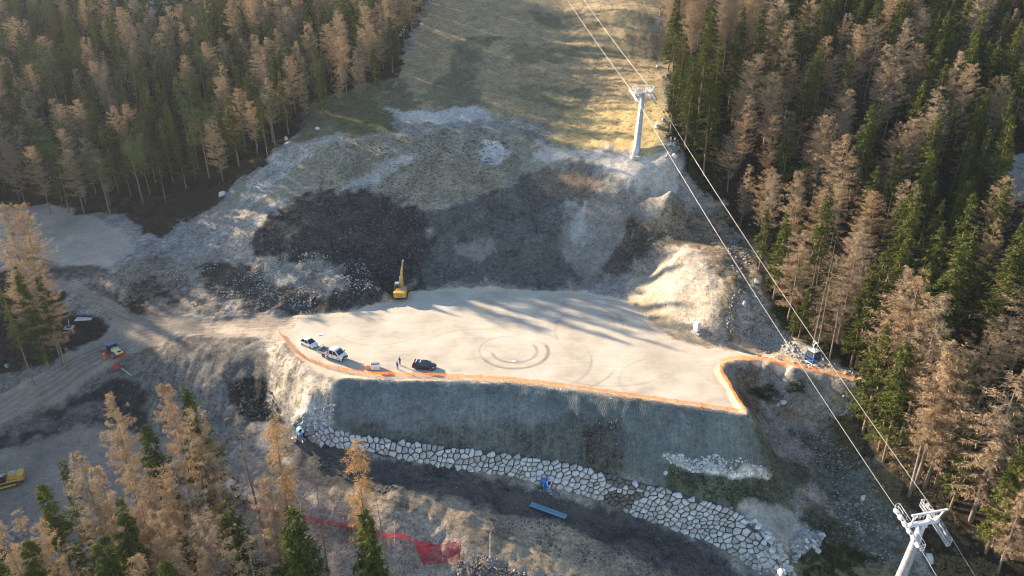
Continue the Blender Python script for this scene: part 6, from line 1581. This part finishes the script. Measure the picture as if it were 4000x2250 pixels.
# pipes
P0, P1 = G(2072, 1990), G(2212, 2045)
dirp = (P1 - P0); dirp.z = 0; dirp.normalize(); L_ = 6.6; sidep = Vector((-dirp.y, dirp.x, 0)); sidep = sidep if sidep.y > 0 else -sidep
PIPEL, PIPED = paint("light_blue_pipe_plastic", (.17, .34, .40), .4, 0, .1), paint("dark_blue_pipe_plastic", (.018, .032, .07), .45, 0, .1)
def pipe(off, lift, sh, mat, lab):
    c = G(2140, 2003); a = Vector((c.x, c.y, 0)) - dirp * (L_ / 2 - sh) + sidep * off; b = a + dirp * L_
    r = .13; a.z = hz(a.x, a.y) + r + lift; b.z = hz(b.x, b.y) + r + lift
    t = empty("pipe", a, 0, lab, "pipe", "blue plastic pipes lying beside the lower road")
    v = b - a; MB().tube((0, 0, 0), v, r, n=12).build("tube", mat, t); MB().tube(v * -.01, v * .035, r * 1.18, n=12).build("socket", mat, t)
for k, (off, lift, sh, m, lab) in enumerate([(-.62, 0, .15, PIPED, "dark blue pipe on the road side of the light pipes, outermost"), (-.33, 0, .0, PIPED, "dark blue pipe on the ground just below the light pipes"), (-.04, .0, .1, PIPED, "dark blue pipe hidden under the light pipes"), (.25, 0, .1, PIPED, "dark blue pipe under the light pipes, wall side"), (.55, 0, .25, PIPED, "dark blue pipe lying just behind the light pipes"), (.9, 0, .75, PIPED, "dark blue pipe lying apart, closest to the boulder wall"),
                                      (-.30, .24, .05, PIPEL, "light blue pipe on top of the stack, road side"), (.10, .24, .1, PIPEL, "light blue pipe on top of the stack, middle one"), (.50, .24, -.05, PIPEL, "light blue pipe on top of the stack, wall side")]): pipe(off, lift, sh, m, lab)
# cabinet
t = empty("utility_cabinet", gz(2720, 1296, .1), R(40), "white metal utility cabinet on a concrete pad at the foot of the stony bank", "cabinet")
MB().box((0, 0, 1.1), (1.0, 1.05, 2.0), bev=.03).build("housing", WHITE_P, t); MB().box((0, 0, 2.14), (1.1, 1.15, .08), bev=.03).build("lid", WHITE_P, t); MB().box((0, -.2, -.1), (1.7, 2.0, .3)).build("pad", CONC, t)
g = MB(); g.box((.0, -.54, 1.1), (.9, .02, 1.8)); g.build("door", paint("off_white_sheet", (.62, .62, .63), .4), t)
# crate behind the netting
t = empty("water_tank", gz(1468, 1441, .03), R(5), "white square tank with an open top beside the orange netting, between truck and people", "tank")
g = MB(); w, h = .85, 1.0
for x, y, a, b in ((-w, 0, .06, 1.7), (w, 0, .06, 1.7), (0, -w * .7, 1.7, .06), (0, w * .7, 1.7, .06)): g.box((x, y, h / 2 + .1), (a, b * .72 if b > 1 else b, h))
g.box((0, 0, .15), (1.7, 1.2, .1)); g.build("tank_body", WHITE_P, t)
g = MB(); [g.box((x, 0, .05), (.15, 1.2, .1)) for x in (-.7, 0, .7)]; g.build("pallet", paint("pallet_wood", (.33, .22, .12), .9), t); MB().box((.0, .0, .75), (1.55, 1.05, .04)).build("filling", paint("grey_filling", (.35, .36, .37), .8), t)
t = empty("crate", gz(1438, 1446, .03), R(8), "open orange crate leaning against the white tank", "crate")
g = MB(); g.box((0, 0, .35), (.9, .05, .7)); g.box((0, .5, .35), (.9, .05, .7)); g.box((-.45, .25, .35), (.05, .5, .7)); g.box((.45, .25, .35), (.05, .5, .7)); g.build("box", paint("orange_plastic", (.85, .30, .04), .6), t); MB().box((0, .25, .03), (.9, .5, .06)).build("base", paint("orange_plastic", (.85, .30, .04), .6), t)
for (u, v, rz, sx_, sy_), lab in zip([(1255, 1307, .3, 1.1, .8), (2008, 1412, .1, .7, .45), (2005, 95 + 497, .2, 1, .6)][:2], ["white sheet lying flat on the sand behind the white hatchback", "small white slab lying inside the curved tyre tracks"]):
    g = MB(); g.box((0, 0, 0), (sx_, sy_, .06), bev=.015); o = g.build("flat_slab", WHITE_P); o.location = gz(u, v, .07); o.rotation_euler = (0, .03, rz); tag(o, lab, "slab")
t = empty("hydrant_pad", gz(270, 1280, .05), R(10), "grey post with a round base on a concrete slab by the forked road", "hydrant")
MB().box((0, 0, .0), (1.9, 1.7, .2), bev=.03).build("slab", CONC, t); MB().tube((0, .1, .1), (.25, .1, 1.9), .09).build("post", STEEL, t); MB().tube((0, 0, .1), (0, 0, .28), .5, n=16).build("shaft_cover", DSTEEL, t)
g = MB(); g.box((0, 0, 0), (3.4, 1.6, .12), bev=.02); o = g.build("tarpaulin", paint("pale_tarpaulin", (.50, .53, .55), .7)); o.location = gz(328, 1247, .12); o.rotation_euler = (.03, 0, .15); tag(o, "pale tarpaulin sheet lying by the dirt road above the hydrant", "tarpaulin")
g = MB(); g.box((0, 0, .25), (1.1, .7, .5), bev=.03); g.box((0, 0, .55), (1.2, .8, .08), bev=.02); o = g.build("switch_box", LSTEEL); o.location = gz(2572, 262, 0); tag(o, "small pale box at the grass edge below the pole-mounted snow gun", "box")
g = MB(); g.box((0, 0, .3), (.6, .5, .6), bev=.03); g.box((0, 0, .63), (.7, .6, .06)); o = g.build("junction_box", paint("green_grey_box", (.16, .28, .26), .6)); o.location = gz(28, 1435, 0); tag(o, "small green-grey box beside the lower road at the picture's edge", "box")
# fallen sign
t = empty("fallen_sign_post", gz(486, 1450, .1), 0, "white pole with a red sign board lying on the ground below the roller", "sign")
a, b = gz(452, 1424, .12) - t.location, gz(514, 1468, .10) - t.location
MB().tube(a, b, .06, n=8).build("pole", LSTEEL, t)
d = (b - a).normalized(); s2 = Vector((d.y, -d.x, 0)).normalized() * (1 if True else -1)
g = MB(); g.loft([[a + d * x + s2 * y + Vector((0, 0, z)) for x, y in ((.1, .0), (2.0, .0), (1.8, .85), (.9, 1.0), (.2, .75))] for z in (.0, .12)]); g.build("board", paint("red_board", (.60, .04, .04), .6), t)
# far boulders line at the platform's stray things

# ---------------------------------------------------------------- haze in the valley air
t = NT("valley_haze"); t.n.remove(t.b)
pv = t.new("ShaderNodeVolumePrincipled"[10:]) if False else t.n.new("ShaderNodeVolumePrincipled")
pv.inputs["Color"].default_value = (.80, .88, 1.0, 1); pv.inputs["Density"].default_value = .00006; pv.inputs["Anisotropy"].default_value = .3
t.l(pv.outputs[0], t.n["Material Output"].inputs["Volume"])
hzb = MB().box((-60, 290, 95), (840, 560, 260)).build("haze", t.m)
tag(hzb, "pale blue haze in the valley air", "haze", kind="stuff")
